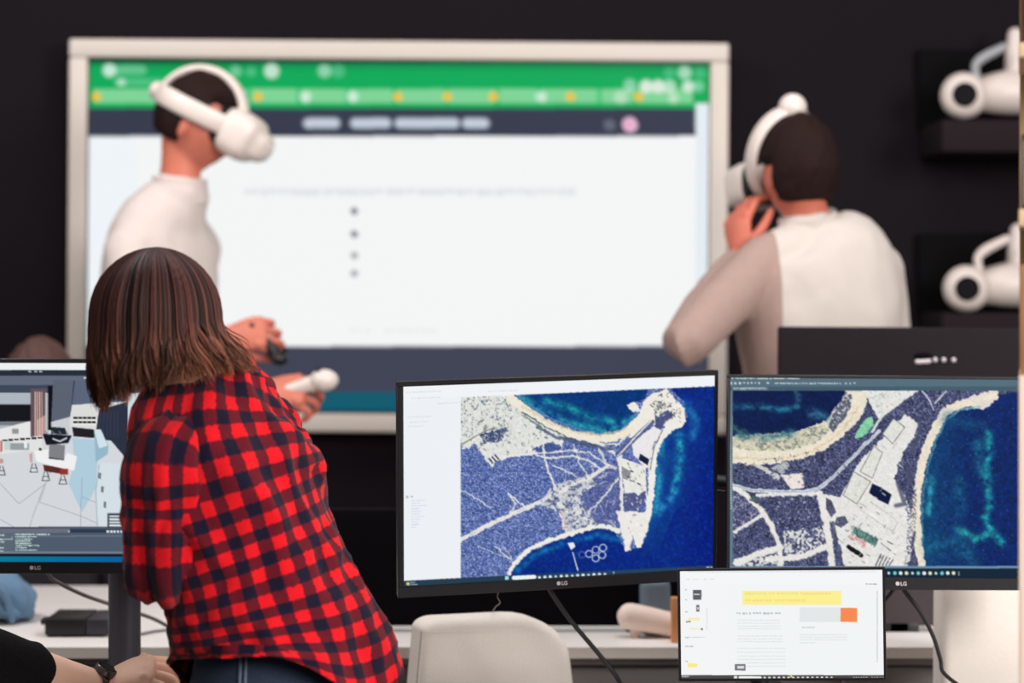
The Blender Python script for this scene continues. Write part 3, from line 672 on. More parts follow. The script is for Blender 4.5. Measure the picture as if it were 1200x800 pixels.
# ---------------------------------------------------------------- wall shelves with white devices
def wall_shelf(ytop, ybot, label):
    Y = 6.16
    a = P(1104, ytop, Y); b = P(1290, ybot, Y)
    t = thing('wall_shelf', (a.x, 6.5, b.z), label, 'shelf', 'dark shelves on the black wall')
    o = Vector((a.x, 6.5, b.z)); kk = Y/FPX
    MB().box((a.x, Y, b.z), (b.x, 6.495, a.z), .006).build('board', M_shelfb, t, origin=o)
    MB().box((a.x-.01, 6.46, a.z), (b.x, 6.495, a.z+96*kk), .004).build('back_panel', M_niche, t, origin=o)
    return a.z
M_shelfb = mat('dark_brown_board', (34, 26, 29), .8, .08, 20, spec=.1)
M_niche = mat('matt_black_panel', (9, 8, 10), .9, .1, 20, spec=.1)
wall_shelf(140, 178, 'upper dark wall shelf carrying a white round-ended headset')
wall_shelf(367, 404, 'lower dark wall shelf carrying a white round-ended headset')
def device(px, py, label, post_y):
    Y = 6.26; kk = Y/FPX; o = P(px, py, Y)
    t = thing('headset', (o.x, o.y, o.z-27*kk), label, 'headset', 'white headsets on the wall shelves')
    og = Vector((o.x, o.y, o.z-27*kk)); A = lambda x, y, d=0: P(px+x, py+y, Y+d)
    m = MB()                                                    # round front pod, its rim turned towards the room
    prof = [(0, .0), (.019, .004), (.045, .012), (.058, .03), (.06, .05), (.048, .085), (0, .1)]
    m.loft([o+V(0, -.07+d, 0) for r, d in prof], [max(r, .0008)*1.06 for r, d in prof], n=28, ref=(1, 0, 0), smooth=True, steps=4, round_ends=False)
    m.build('pod', M_whitep, t, origin=og)
    MB().cyl(o+V(-.004, -.074, 0), o+V(-.004, -.058, 0), .033, .034, 28, bev=.003).build('lens', M_lens, t, origin=og)
    MB().loft([A(24, -2, .05), A(50, -4, .05), A(90, -6, .06), A(130, -8, .06)], [.05, .062, .064, .05], n=24, ref=(0, 1, 0)).build('body', M_whitep, t, origin=og)
    MB().loft([A(18, -22, 0), A(16, -36, 0), A(26, -46, 0), A(50, -58, 0)], [.011, .012, .014, .012], n=12).build('strap', M_whitep if post_y > -70 else M_greyp, t, origin=og)
    MB().loft([A(62, -20, .06), A(62, -45, .06), A(63, post_y, .06)], [.03, .026, .022], n=16).build('post', M_whitep, t, origin=og)
    return t
device(1127, 113, 'white headset with dark round lens on the upper wall shelf', -72)
device(1130, 338, 'white headset with dark round lens on the lower wall shelf', -68)

# ---------------------------------------------------------------- desks
def desk(name, x0, x1, y0, y1, z, label, legs, th=.022, apron=True, topm=None):
    t = thing(name, ((x0+x1)/2, (y0+y1)/2, 0), label, 'desk'); o = Vector(((x0+x1)/2, (y0+y1)/2, 0))
    MB().box((x0, y0+.003, z-th+.002), (x1, y1, z), .002).build('desktop', topm or M_white, t, origin=o)
    MB().box((x0, y0, z-th), (x1, y0+.0028, z-.0005)).build('edge_band', M_edge, t, origin=o)
    if apron:
        MB().box((x0+.03, y0+.05, z-th-.022), (x1-.03, y0+.09, z-th), .003).build('frame_rail', M_apron, t, origin=o)
        MB().box((x0+.03, y0+.095, z-th-.19), (x1-.03, y0+.115, z-th-.032), .003).build('apron', M_apron, t, origin=o)
        MB().box((x0+.03, y0+.1, z-th-.032), (x1-.03, y0+.112, z-th), .001).build('shadow_gap', M_rail, t, origin=o)
    for lx in legs:
        for ly in (y0+.13, y1-.06):
            MB().box((lx-.025, ly-.025, .0), (lx+.025, ly+.025, z-th), .004).build('leg', M_metal, t, origin=o)
    return t
NZ = .708
desk('work_desk', -1.75, -.55, 3.45, 4.07, NZ, 'white work desk under the office-picture monitor at left', (-1.68, -.62), apron=False)
desk('work_desk', -.13, 1.62, 3.45, 4.07, NZ, 'white work desk under the two map monitors and the laptop', (-.06, 1.55), apron=False)
FZ = .72
desk('long_desk', -2.0, -.4, 4.44, 5.34, FZ, 'deep cream desk behind the woman, with the black flat box on it', (-1.9, -.5))
desk('long_desk', -.398, 1.9, 4.44, 5.08, FZ, 'long white desk behind the map monitors, carrying the dark dividers', (-.372, 1.8))
def divider(px0, px1, yt, m, label):
    a, b = P(px0, yt, 4.63), P(px1, yt, 4.63)
    t = thing('desk_divider', ((a.x+b.x)/2, 4.64, FZ), label, 'divider'); o = Vector(((a.x+b.x)/2, 4.64, FZ))
    MB().box((a.x, 4.63, FZ+.012), (b.x, 4.655, a.z), .006, 3).build('panel', m, t, origin=o)
    for fx in (a.x+.08, b.x-.08): MB().box((fx-.03, 4.6301, FZ), (fx+.03, 4.6549, FZ+.02), .002).build('foot', M_black, t, origin=o)
divider(368, 797, 596, M_felt, 'black felt desk divider on the long desk behind the cream chair')
divider(1002, 1106, 600, M_felt2, 'charcoal felt desk divider on the long desk behind the right map monitor')

# ---------------------------------------------------------------- monitors
def roty(yaw, pitch, roll): return Matrix.Rotation(yaw, 4, 'Z') @ Matrix.Rotation(pitch, 4, 'X') @ Matrix.Rotation(roll, 4, 'Y')
def logo(t, x, z, y):
    m = MB(); r = .0034
    m.cyl((x, y, z), (x, y+.0006, z), r, r, 20); m.build('logo_disc', M_logo, t)
    text_mesh('LG', .0092, 'logo_lettering', M_logo, t, Matrix.Translation((x+.0048, y+.0003, z-.0032)) @ Matrix.Rotation(math.pi/2, 4, 'X'))
def monitor(M, W, Hh, ins, label, canvas, nx, nz, lx, lz=None):
    l, r, tp, bt = ins; hw, hh = W/2, Hh/2
    t = thing('monitor', None, label, 'monitor', M=M)
    m = MB()
    f0, f1 = -.003, .006
    m.box((-hw, f0, hh-tp), (hw, f1, hh), .0012, 1).box((-hw, f0, -hh), (hw, f1, -hh+bt), .0012, 1)
    m.box((-hw, f0, -hh+bt-.001), (-hw+l, f1, hh-tp+.001), .0012, 1).box((hw-r, f0, -hh+bt-.001), (hw, f1, hh-tp+.001), .0012, 1)
    m.build('bezel', M_bezel, t)
    MB().box((-hw+.001, .004, -hh+.001), (hw-.001, .020, hh-.001), .003, 2).box((-hw*.62, .018, -hh*.62), (hw*.62, .045, hh*.55), .012, 3).build('back_shell', M_shell, t)
    screen_panel('screen', canvas, M, -hw+l-.0005, hw-r+.0005, -hh+bt-.0005, hh-tp+.0005, .0005, nx, nz, M_screen, t)
    logo(t, lx, -hh+bt*.52 if lz is None else lz, f0-.0008)
    return t
MC = Matrix.Translation((.0834, 3.9451, 1.0843)) @ roty(.2551, .0972, -.0241)
monitor(MC, .575, .374, (.0105, .006, .009, .020), 'monitor with an aerial map of a headland and white side panel', paint_center(), 380, 250, -.003)
MR = Matrix.Translation((.6743, 3.9828, 1.0814)) @ roty(.0362, -.0407, .0091)
monitor(MR, .60, .374, (.006, .006, .006, .0215), 'monitor with a zoomed aerial map in an image editor, at right', paint_right(), 400, 236, .000)
ML = Matrix.Translation((-.8301, 3.9578, 1.1119)) @ roty(.0098, .0107, .003)
monitor(ML, .60, .374, (.006, .006, .0075, .0205), 'monitor showing a rendered office interior, at left before the woman', paint_left(), 380, 236, -.0045)

# arms that carry the monitors
def tube(pts, r, n=10, steps=6): return MB().loft(pts, [r]*len(pts), n=n, steps=steps)
px = P(146, 700, 4.035)
t = thing('monitor_post', (px.x, 4.035, NZ), 'thick dark grey round post behind the left monitor', 'monitor post'); o = Vector((px.x, 4.035, NZ))
MB().cyl((px.x, 4.035, NZ+.012), (px.x, 4.035, 1.17), .0285, .0285, 40, bev=.004).build('post', M_metal, t, origin=o)
MB().box((px.x-.05, 3.985, NZ), (px.x+.05, 4.069, NZ+.012), .003).build('base_plate', M_metal, t, origin=o)
MB().box((-.84, 4.012, 1.09), (px.x-.02, 4.04, 1.13), .004).build('arm', M_metal, t, origin=o)
MB().box((-.88, 4.004, 1.06), (-.78, 4.014, 1.16), .003).build('mount_plate', M_metal, t, origin=o)
xp = .44
t = thing('monitor_bracket', (xp, 4.045, NZ), 'black twin monitor arm behind the two map monitors', 'monitor arm'); o = Vector((xp, 4.045, NZ))
MB().cyl((xp, 4.045, NZ+.01), (xp, 4.045, 1.14), .016, .016, 24, bev=.003).build('post', M_black, t, origin=o)
MB().box((xp-.04, 4.01, NZ), (xp+.04, 4.068, NZ+.012), .003).build('clamp', M_black, t, origin=o)
for ex, ey in ((.09, 4.02), (.66, 4.055)):
    tube([(xp, 4.045, 1.07), ((xp+ex)/2, 4.12, 1.075), (ex, ey+.012, 1.08)], .014).build('arm', M_black, t, origin=o)
    MB().box((ex-.03, ey+.0, 1.045), (ex+.03, ey+.012, 1.115), .003).build('mount_plate', M_black, t, origin=o)

# monitor seen from behind on the long desk
o = P(1070, 470, 4.86); 
MBk = Matrix.Translation(P(1084, 490, 4.86)) @ roty(-.03, 0, .006)
t = thing('monitor', None, 'dark monitor seen from its back, standing behind the right map monitor', 'monitor', M=MBk)
MB().box((-.315, -.014, -.185), (.315, .008, .194), .006, 3).build('back_shell', M_shell2 if 'M_shell2' in globals() else mat('purple_black_plastic', (30, 24, 29), .7, .15, 120, .2, spec=.15), t)
MB().box((-.31, .008, -.18), (.31, .014, .189), .002).build('panel', M_black, t)
kk = 4.86/FPX; yy = 422; cx = lambda px, py: ((px-1084)*kk, -.0145, (490-py)*kk)
MB().sphere(cx(1080, 417), (.02, .004, .008)).build('port_recess', M_niche, t)
MB().loft([cx(1073, 423.5), cx(1087, 422.5)], [.005, .005], n=10).build('latch', M_logo, t)
for a in (1094, 1104, 1115.5): MB().sphere(Vector(cx(a, 421))-Vector((0, .002, 0)), .0052, 12, 8).build('button', M_logo, t)
zb = FZ-MBk.translation.z+.0015; MB().box((-.04, -.008, zb+.006), (.04, .012, -.17), .004).build('stand_neck', M_shell, t)
zb = FZ-MBk.translation.z+.0015
MB().box((-.13, -.09, zb), (.13, .12, zb+.012), .004).build('stand_base', M_shell, t)

# ---------------------------------------------------------------- laptop on a riser
WL, HL = .342, .186; cl = P(916, 731, 3.76)
MLp = Matrix.Translation(cl) @ roty(-.0394, -.0089, -.0126)
t = thing('laptop', None, 'open black laptop with a white document page, in front of the map monitors', 'laptop', M=MLp)
m = MB(); b1, b2 = .0045, .0045
m.box((-WL/2, -.003, HL/2-b1), (WL/2, .004, HL/2), .001, 1).box((-WL/2, -.003, -HL/2), (WL/2, .004, -HL/2+.004), .001, 1)
m.box((-WL/2, -.003, -HL/2+.003), (-WL/2+b2, .004, HL/2-b1+.001), .001, 1).box((WL/2-b2, -.003, -HL/2+.003), (WL/2, .004, HL/2-b1+.001), .001, 1)
m.build('bezel', M_bezel, t)
MB().box((-WL/2, .003, -HL/2), (WL/2, .009, HL/2), .002).build('lid', M_shell, t)
screen_panel('screen', paint_laptop(), MLp, -WL/2+.004, WL/2-.004, -HL/2+.0035, HL/2-.004, .0, 300, 168, M_screen, t)
Rb = Matrix.Translation((0, .004, -HL/2-.006)) @ Matrix.Rotation(math.radians(8), 4, 'X')
MB().box((-WL/2, -.235, -.016), (WL/2, .0, 0), .003, M=Rb).build('keyboard_deck', M_shell, t)
km = MB()
for r in range(5):
    for q in range(14): km.box((-.15+q*.0215, -.20+r*.022+.06, .0005), (-.15+q*.0215+.018, -.20+r*.022+.078, .002), M=Rb)
tag(km.build('keys', M_black, t), kind='stuff')
MB().box((-.05, -.22, .0003), (.05, -.155, .0011), M=Rb).build('touchpad', M_metal, t)
dz = NZ-cl.z
t2 = thing('laptop_riser', (cl.x, 3.66, NZ), 'grey metal riser under the open laptop', 'riser'); og = Vector((cl.x, 3.66, NZ))
R2 = Matrix.Translation(cl) @ roty(-.0394, 0, 0) @ Rb
MB().box((-.13, -.19, -.026), (.13, -.02, -.0205), .002, M=R2).build('tray', M_metal, t2, origin=og)
for sx in (-.12, .12):
    a = R2 @ Vector((sx, -.03, -.030)); b = R2 @ Vector((sx, -.17, -.030))
    MB().box((a.x-.012, b.y, NZ), (a.x+.012, a.y, NZ+.006), .001).build('foot', M_metal, t2, origin=og)
    MB().loft([(a.x, a.y-.01, NZ+.004), (a.x, a.y-.012, a.z)], [.006, .006], n=8).build('strut', M_metal, t2, origin=og)
    MB().loft([(b.x, b.y+.01, NZ+.004), (b.x, b.y+.012, b.z)], [.006, .006], n=8).build('strut', M_metal, t2, origin=og)

# ---------------------------------------------------------------- cables
def cable(name, pts, r, m, label, cat='cable'): return tag(tube(pts, r, 8).build(name, m), label, cat)
cable('cable', [P(640, 684, 3.99), P(646, 694, 4.0), P(668, 726, 4.02), P(700, 764, 4.03), P(722, 792, 4.02), (P(730, 806, 4.0).x, 4.02, NZ+.004), (.2, 3.98, NZ+.004)], .0042, M_rubber, 'black cable hanging from the headland map monitor past the cream chair')
cable('cable', [P(586, 688, 3.97), P(583, 699, 3.98), P(586, 706, 3.985), P(580, 712, 4.10), P(577, 722, 4.31), (P(575, 740, 4.33).x, 4.345, .72), (P(574, 760, 4.33).x, 4.36, .494)], .0011, M_greyc, 'thin grey wire dangling from the headland map monitor to behind the cream chair')
cable('cable', [P(1057, 684, 4.03), P(1060, 692, 4.035), P(1078, 716, 4.04), P(1093, 744, 4.045), P(1102, 772, 4.045), (P(1106, 800, 4.04).x, 4.04, NZ+.03), (.80, 4.02, NZ+.004)], .0038, M_rubber, 'black cable curving down right of the logo on the right map monitor')
cable('cable', [P(1050, 684, 4.03), P(1046, 692, 4.035), P(1036, 704, 4.04), P(1010, 730, 4.045), P(990, 770, 4.045), (P(985, 800, 4.04).x, 4.03, NZ+.004)], .0038, M_rubber, 'black cable slanting down behind the laptop from the right map monitor')
cable('cable', [(-.92, 4.014, 1.01), P(52, 668, 4.10), P(64, 680, 4.14), P(96, 696, 4.2), P(130, 708, 4.26), P(178, 724, 4.36), P(214, 741, 4.45), (-.57, 4.52, FZ+.004), (-.5, 4.6, FZ+.004)], .0036, M_greyc, 'grey cable running from the left monitor across to the cream desk')
cable('cable', [(-.80, 4.62, FZ+.004), (-.755, 4.575, FZ+.004), (-.72, 4.62, FZ+.004), (-.66, 4.65, FZ+.004), (-.55, 4.66, FZ+.004)], .0028, M_greyc, 'short grey cable lying on the cream desk right of the dark post')

# ---------------------------------------------------------------- things on the long desks
a = P(45, 748, 4.56); b = P(100, 725, 4.56); e = P(127, 725, 4.56)
t = thing('electronic_box', ((a.x+e.x)/2, 4.62, FZ), 'flat black electronic box with a grey end on the cream desk', 'electronic box'); og = Vector(((a.x+e.x)/2, 4.62, FZ))
MB().box((a.x+.012, 4.56, FZ+.004), (b.x, 4.70, b.z), .004).build('casing', M_black, t, origin=og)
MB().box((b.x, 4.561, FZ+.004), (e.x, 4.699, b.z-.001), .004).build('end_cover', M_metal, t, origin=og)
MB().box((a.x+.016, 4.57, FZ), (e.x-.01, 4.69, FZ+.006), .002).build('feet_pad', M_rubber, t, origin=og)
MB().box((a.x, 4.58, FZ+.022), (a.x+.014, 4.62, FZ+.034), .002).build('plug', M_metal, t, origin=og)
a = P(724, 705, 4.56); kk = 4.56/FPX
q0 = P(738, 722, 4.56)
t = thing('pouch', (q0.x+.06, 4.56, FZ), 'pale pink rounded pouch on a small peg, on the long desk', 'pouch'); og = Vector((q0.x+.06, 4.56, FZ))
MB().loft([q0, P(760, 726, 4.56), P(800, 735, 4.56)], [(.027, .027), (.026, .026), (.024, .024)], n=20).build('body', M_peach, t, origin=og)
MB().cyl((P(744, 740, 4.56).x, 4.56, FZ), (P(744, 740, 4.56).x, 4.56, FZ+.02), .009, .009, 14).build('peg', M_peach, t, origin=og)
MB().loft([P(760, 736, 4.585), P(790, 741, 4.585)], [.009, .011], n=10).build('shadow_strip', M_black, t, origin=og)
a = P(768, 700, 4.6)
tag(MB().box((P(750, 0, 4.59).x, 4.585, FZ+.0), (P(786, 0, 4.59).x, 4.626, P(0, 678, 4.6).z), .016, 4).build('speaker', M_slate), 'slate-blue rounded upright speaker behind the pale pink pouch', 'speaker')
tag(MB().box((P(785, 0, 4.53).x, 4.49, FZ), (P(803, 0, 4.53).x, 4.51, P(0, 697, 4.53).z), .002, 2).build('card_holder', M_orange), 'orange card standing behind the left edge of the laptop', 'card')

M_denimbag = mat('faded_blue_denim', (104, 136, 166), .9, .2, 40, .4)
a = P(-14, 722, 4.72)
t = thing('bag', (a.x, 4.8, FZ), 'faded blue denim bag lying at the left end of the cream desk', 'bag'); og = Vector((a.x, 4.8, FZ))
zc = FZ+.05
m = MB().loft([(a.x-.16, 4.86, zc+.03), (a.x-.06, 4.82, zc+.015), (a.x+.02, 4.78, zc), (a.x+.055, 4.76, zc-.02)], [(.10, .07), (.11, .062), (.09, .046), (.05, .026)], n=28, ref=(0, 1, 0), fold=lambda a_, u, k: .006*math.sin(a_*3+u*30)+.004*math.sin(a_*5-u*44))
m.v = [(p_[0], p_[1], max(p_[2], FZ+.0005)) for p_ in m.v]
m.build('body', M_denimbag, t, origin=og)
MB().loft([(a.x-.05, 4.70, FZ+.02), (a.x-.01, 4.71, zc+.045), (a.x+.035, 4.71, zc+.015), (a.x+.05, 4.72, FZ+.012)], [.008]*4, n=10).build('strap', M_denimbag, t, origin=og)
# ---------------------------------------------------------------- chairs
def slab(outline, y0, y1, bev, M, seg=3):
    bm = bmesh.new(); f = bm.faces.new([bm.verts.new((x, y0, z)) for x, z in outline])
    r = bmesh.ops.extrude_face_region(bm, geom=[f])
    bmesh.ops.translate(bm, verts=[g for g in r['geom'] if isinstance(g, bmesh.types.BMVert)], vec=(0, y1-y0, 0))
    es = [q for q in bm.edges if abs(q.verts[0].co.y-q.verts[1].co.y) < 1e-6]
    bmesh.ops.bevel(bm, geom=es, offset=bev, segments=seg, affect='EDGES', profile=.5)
    bm.verts.index_update(); mb = MB().add([M @ q.co for q in bm.verts], [tuple(q.index for q in g.verts) for g in bm.faces]); bm.free()
    return mb
def rounded(w0, w1, h, rl, rr, n=8, z0=0):
    """outline: width w0 at the bottom, w1 at the top, top corner radii rl and rr"""
    pts = [(-w0/2, z0), (w0/2, z0)]
    for i in range(n+1):
        a = i/n*math.pi/2; pts.append((w1/2-rr+rr*math.cos(a), h-rr*.75+rr*.75*math.sin(a)))
    for i in range(n+1):
        a = math.pi/2+i/n*math.pi/2; pts.append((-w1/2+rl+rl*math.cos(a), h-rl*.62+rl*.62*math.sin(a)))
    return pts
def chair(loc, yaw, label, m, w0, w1, ztop, thick, rl, rr, welt=None, zlow=.50, seatw=.42):
    og = Vector(loc); M = Matrix.Translation(og) @ Matrix.Rotation(yaw, 4, 'Z')
    t = thing('office_chair', None, label, 'chair', M=M); I = Matrix.Identity(4)
    bk = slab([(x, z) for x, z in rounded(w0, w1, ztop, rl, rr, z0=zlow)], 0, thick, .018, I, 4); bk.build('backrest', m, t, angle=60)
    if welt: 
        o_ = rounded(w0-.006, w1-.006, ztop-.004, rl, rr, z0=zlow)
        MB().loft([(x, .012, z) for x, z in o_[1:]+[o_[0]]], [.0028]*(len(o_)), n=6, smooth=False).build('seam_piping', welt, t)
    MB().box((-seatw/2, thick*.5, .42), (seatw/2, thick*.5+.36, .49), .025, 4).build('seat', m, t)
    MB().box((-.03, .01, .40), (.03, .1, zlow+.02), .004).build('back_bracket', M_metal, t)
    MB().box((-.04, .03, .395), (.04, .28, .42), .004).build('seat_plate', M_metal, t)
    MB().cyl((0, .24, .09), (0, .24, .40), .025, .02, 20).build('column', M_metal, t)
    for q in range(5):
        a = q*2*math.pi/5+.3; d = V(math.cos(a), math.sin(a), 0); c_ = V(0, .24, .085)
        MB().loft([c_, c_+d*.15, c_+d*.27-V(0, 0, .02)], [(.02, .016), (.017, .014), (.013, .01)], n=10).build('foot', M_metal, t)
        e_ = c_+d*.265; pr = V(-d.y, d.x, 0)
        MB().cyl(V(e_.x, e_.y, .028)-pr*.016, V(e_.x, e_.y, .028)+pr*.016, .028, .028, 16, bev=.004).build('caster', M_black, t)
    return t
p = P(584, 730, 4.17)
chair((p.x, 4.17, 0), .32, 'cream fabric office chair with its back to us, under the headland map monitor', M_cream, .345, .29, .818, .085, .035, .12, M_cream2, seatw=.33)
p = P(1158, 700, 4.2)
chair((p.x+.012, 4.20, 0), .05, 'pale ivory padded chair at the right edge below the right map monitor', M_cream3, .20, .195, .895, .085, .03, .06, zlow=.49, seatw=.3)

# ---------------------------------------------------------------- oak bookcase standing in for the border strip at the right edge
Yb = 2.9; kb = Yb/FPX; xb = 0.0
MBC = Matrix.Translation((P(1194, 0, Yb).x, Yb, 0)) @ Matrix.Rotation(-math.atan(594/FPX), 4, 'Z')
t = thing('bookcase', None, 'light oak bookcase at the very right edge of the picture', 'bookcase', M=MBC)
zz = lambda py: P(0, py, Yb).z
MB().box((.001, .26, .02), (.42, .28, 1.85), .001).build('back_board', M_tan, t)
for a, b in ((50, 67), (245, 265), (-60, -45)): MB().box((0, 0, zz(b)), (.42, .26, zz(a)), .001).build('shelf', M_wood, t)
MB().box((.42, 0, 0), (.44, .28, 1.85), .001).build('side_panel', M_woodd, t)
MB().box((0, .0, .0), (.42, .26, zz(440)), .002).build('cupboard', M_pinkw, t)
MB().box((.001, .01, zz(440)), (.42, .26, zz(310)), .002).build('drawer', M_woodd, t)
t = thing('storage_tin', None, 'copper coloured tin on the upper bookcase shelf at the right edge', 'tin', M=MBC @ Matrix.Translation((.05, .06, zz(50)+.0005)))
MB().cyl((0, 0, 0), (0, 0, .075), .048, .048, 28, bev=.003).build('body', M_copper, t)
MB().cyl((0, 0, .075), (0, 0, .09), .0485, .0485, 28, bev=.003).build('lid', M_copper, t)
t = thing('picture_frame', None, 'black picture frame leaning on the oak bookcase shelf at the right edge', 'picture frame', M=MBC @ Matrix.Translation((0, .03, zz(245)+.0005)))
h_ = zz(156)-zz(245)
for lo, hi in (((.003, 0, 0), (.16, .01, .007)), ((.003, 0, h_-.006), (.16, .01, h_)), ((.003, 0, .006), (.007, .01, h_-.005)), ((.154, 0, .006), (.16, .01, h_-.005))): MB().box(lo, hi).build('frame_bar', M_black, t)
MB().box((.005, .003, .004), (.157, .009, h_-.004)).build('print', M_paper, t)
# ---------------------------------------------------------------- people
def skin_mat(name, col):
    m = mat(name, col, .5, .06, 25, .12, bscale=300, spec=.35)
    b = m.node_tree.nodes['Principled BSDF']; b.inputs['Subsurface Weight'].default_value = .12
    b.inputs['Subsurface Radius'].default_value = (.012, .004, .002); b.inputs['Subsurface Scale'].default_value = .6
    return m
S_red = skin_mat('skin_warm', (198, 114, 93)); S_red2 = skin_mat('skin_ruddy', (198, 110, 89)); S_pale = skin_mat('skin_fair', (240, 196, 170)); S_mid = skin_mat('skin_light', (226, 172, 146))
M_shirtL = mat('off_white_shirt', (203, 191, 185), .9, .04, 20, .25, bscale=60)
M_shirtR = mat('ivory_shirt', (200, 190, 182), .9, .04, 20, .25, bscale=60)
M_shirtR_shade = mat('ivory_shirt_shade', (164, 138, 129), .95, .08, 40, .3, bscale=200)  # shade on the right man's ivory shirt, put in as a darker taupe
M_trous = mat('charcoal_trousers', (56, 50, 56), .9, .1, 40, .2)
M_blacktop = mat('black_knit', (15, 14, 16), .9, .3, 120, .5, bscale=350, spec=.15)
M_shoe = mat('dark_shoes', (30, 28, 30), .5, .1, 30)
M_hairD = mat('dark_brown_hair', (34, 20, 18), .75, .35, 90, .6, bscale=160, spec=.12)
M_hairB = mat('brown_hair', (70, 42, 36), .7, .3, 90, .5, bscale=160)
M_eye = mat('eye_white', (235, 232, 228), .2, .01, 5); M_iris = mat('dark_iris', (40, 28, 22), .2, .1, 50)

def head_pts(d):
    x, y, z = d[:, 0], d[:, 1], d[:, 2]; p = d*np.array([.098, .076, .118])
    t = np.clip(-z, 0, 1); fr = (x > 0)*np.clip(x*2.5, 0, 1)
    p[:, 1] *= 1-.34*t**1.4
    p[:, 0] = np.where(x < 0, p[:, 0]*(1-.38*t), p[:, 0]*(1+.05*t))
    g = lambda a, b: np.exp(-a*a-b*b)
    ns = np.clip((.16-z)/.42, 0, 1)
    p[:, 0] += fr*.027*g(y/.17, (z+.20)/.20)*ns
    p[:, 0] += fr*.006*g(y/.55, (z-.22)/.10)
    p[:, 0] -= fr*.011*(g((y-.40)/.17, (z-.06)/.11)+g((y+.40)/.17, (z-.06)/.11))
    p[:, 0] += fr*.008*g(y/.26, (z+.50)/.05)+fr*.007*g(y/.24, (z+.60)/.05)-fr*.004*g(y/.28, (z+.55)/.02)
    p[:, 0] += fr*.012*g(y/.32, (z+.86)/.14)
    p[:, 1] += np.sign(y)*.004*g((x-.55)/.3, (z+.15)/.2)
    return p
def unit_sphere(nu, nv):
    m = MB().sphere((0, 0, 0), 1, nu, nv); return np.array([tuple(v) for v in m.v]), m.f
def frame(fwd, up=(0, 0, 1)):
    f = Vector(fwd).normalized(); l = Vector(up).cross(f).normalized(); u = f.cross(l)
    return Matrix(((f.x, l.x, u.x), (f.y, l.y, u.y), (f.z, l.z, u.z)))        # columns: forward, left, up
def head_into(mb, c, R, s=1.0):
    d, f = unit_sphere(64, 48); p = head_pts(d)*s
    mb.add([Vector(c)+R @ Vector(q) for q in p], f)
    for sy in (-1, 1):
        e = MB(); Me = Matrix.Rotation(sy*.35, 3, 'Z') @ Matrix.Rotation(-.15, 3, 'Y')
        e.sphere((0, 0, 0), (.019, .0065, .032), 16, 12)
        e.v = [tuple(Vector(c)+R @ (s*(Vector((-.010, sy*.078, -.012))+Me @ (Vector(v)+Vector((0, 0, -.004 if v[2] > 0 else 0)))))) for v in e.v]
        mb.add(e.v, e.f)
    return mb
def hand(w, xd, zd, side, curl, s=1.0, thumb=(.75, .62, -.25), spread=.10, voxel=.0026):
    """w wrist, xd towards the fingers, zd back of the hand, side +1: thumb at z x x"""
    x = Vector(xd).normalized(); z = Vector(zd); z = (z-x*z.dot(x)).normalized(); y = z.cross(x)
    T = lambda a, b, c: Vector(w)+s*(x*a+y*b*side+z*c)
    m = MB(); yr = y*side
    m.loft([T(-.03, 0, 0), T(0, 0, 0), T(.03, .002, .002), T(.065, .0, .004), T(.092, -.002, .002)], [(.024*s, .019*s), (.026*s, .018*s), (.035*s, .017*s), (.041*s, .0155*s), (.039*s, .011*s)], n=20, ref=Vector(yr))
    for k, (by, L, bx) in enumerate(((.030, .070, .090), (.0095, .078, .094), (-.0115, .072, .091), (-.031, .057, .084))):
        cu = curl[k]; a = 0; p = T(bx-.012, by, .002); pts = [p]; sp = (1.5-k)*spread
        for seg, fr, an in ((0, .48, .75), (1, .30, 1.0), (2, .24, .65)):
            a += cu*an
            dv = x*math.cos(a)*math.cos(sp)+yr*math.sin(sp)-z*math.sin(a); p = p+dv*(L*fr*s+(.012*s if seg == 0 else 0)); pts.append(p)
        m.loft(pts, [.0098*s, .0090*s, .0080*s, .0066*s], n=12, ref=Vector(yr), steps=5)
    for by, bx in ((.030, .084), (.0095, .088), (-.0115, .085), (-.031, .078)): m.sphere(T(bx, by, .0075), .0085*s, 10, 8)
    a, b, c = thumb; d = (x*a+yr*b+z*c).normalized(); d2 = (d*.8+x*.55-z*.2).normalized()
    p0 = T(.018, .020, -.006); p1 = p0+d*.042*s; p2 = p1+d2*.032*s; p3 = p2+(d2+x*.3).normalized()*.026*s
    m.loft([p0, p1, p2, p3], [.0135*s, .0115*s, .0098*s, .0078*s], n=12, ref=Vector(z), steps=5)
    return remesh(m, voxel*s, 3)

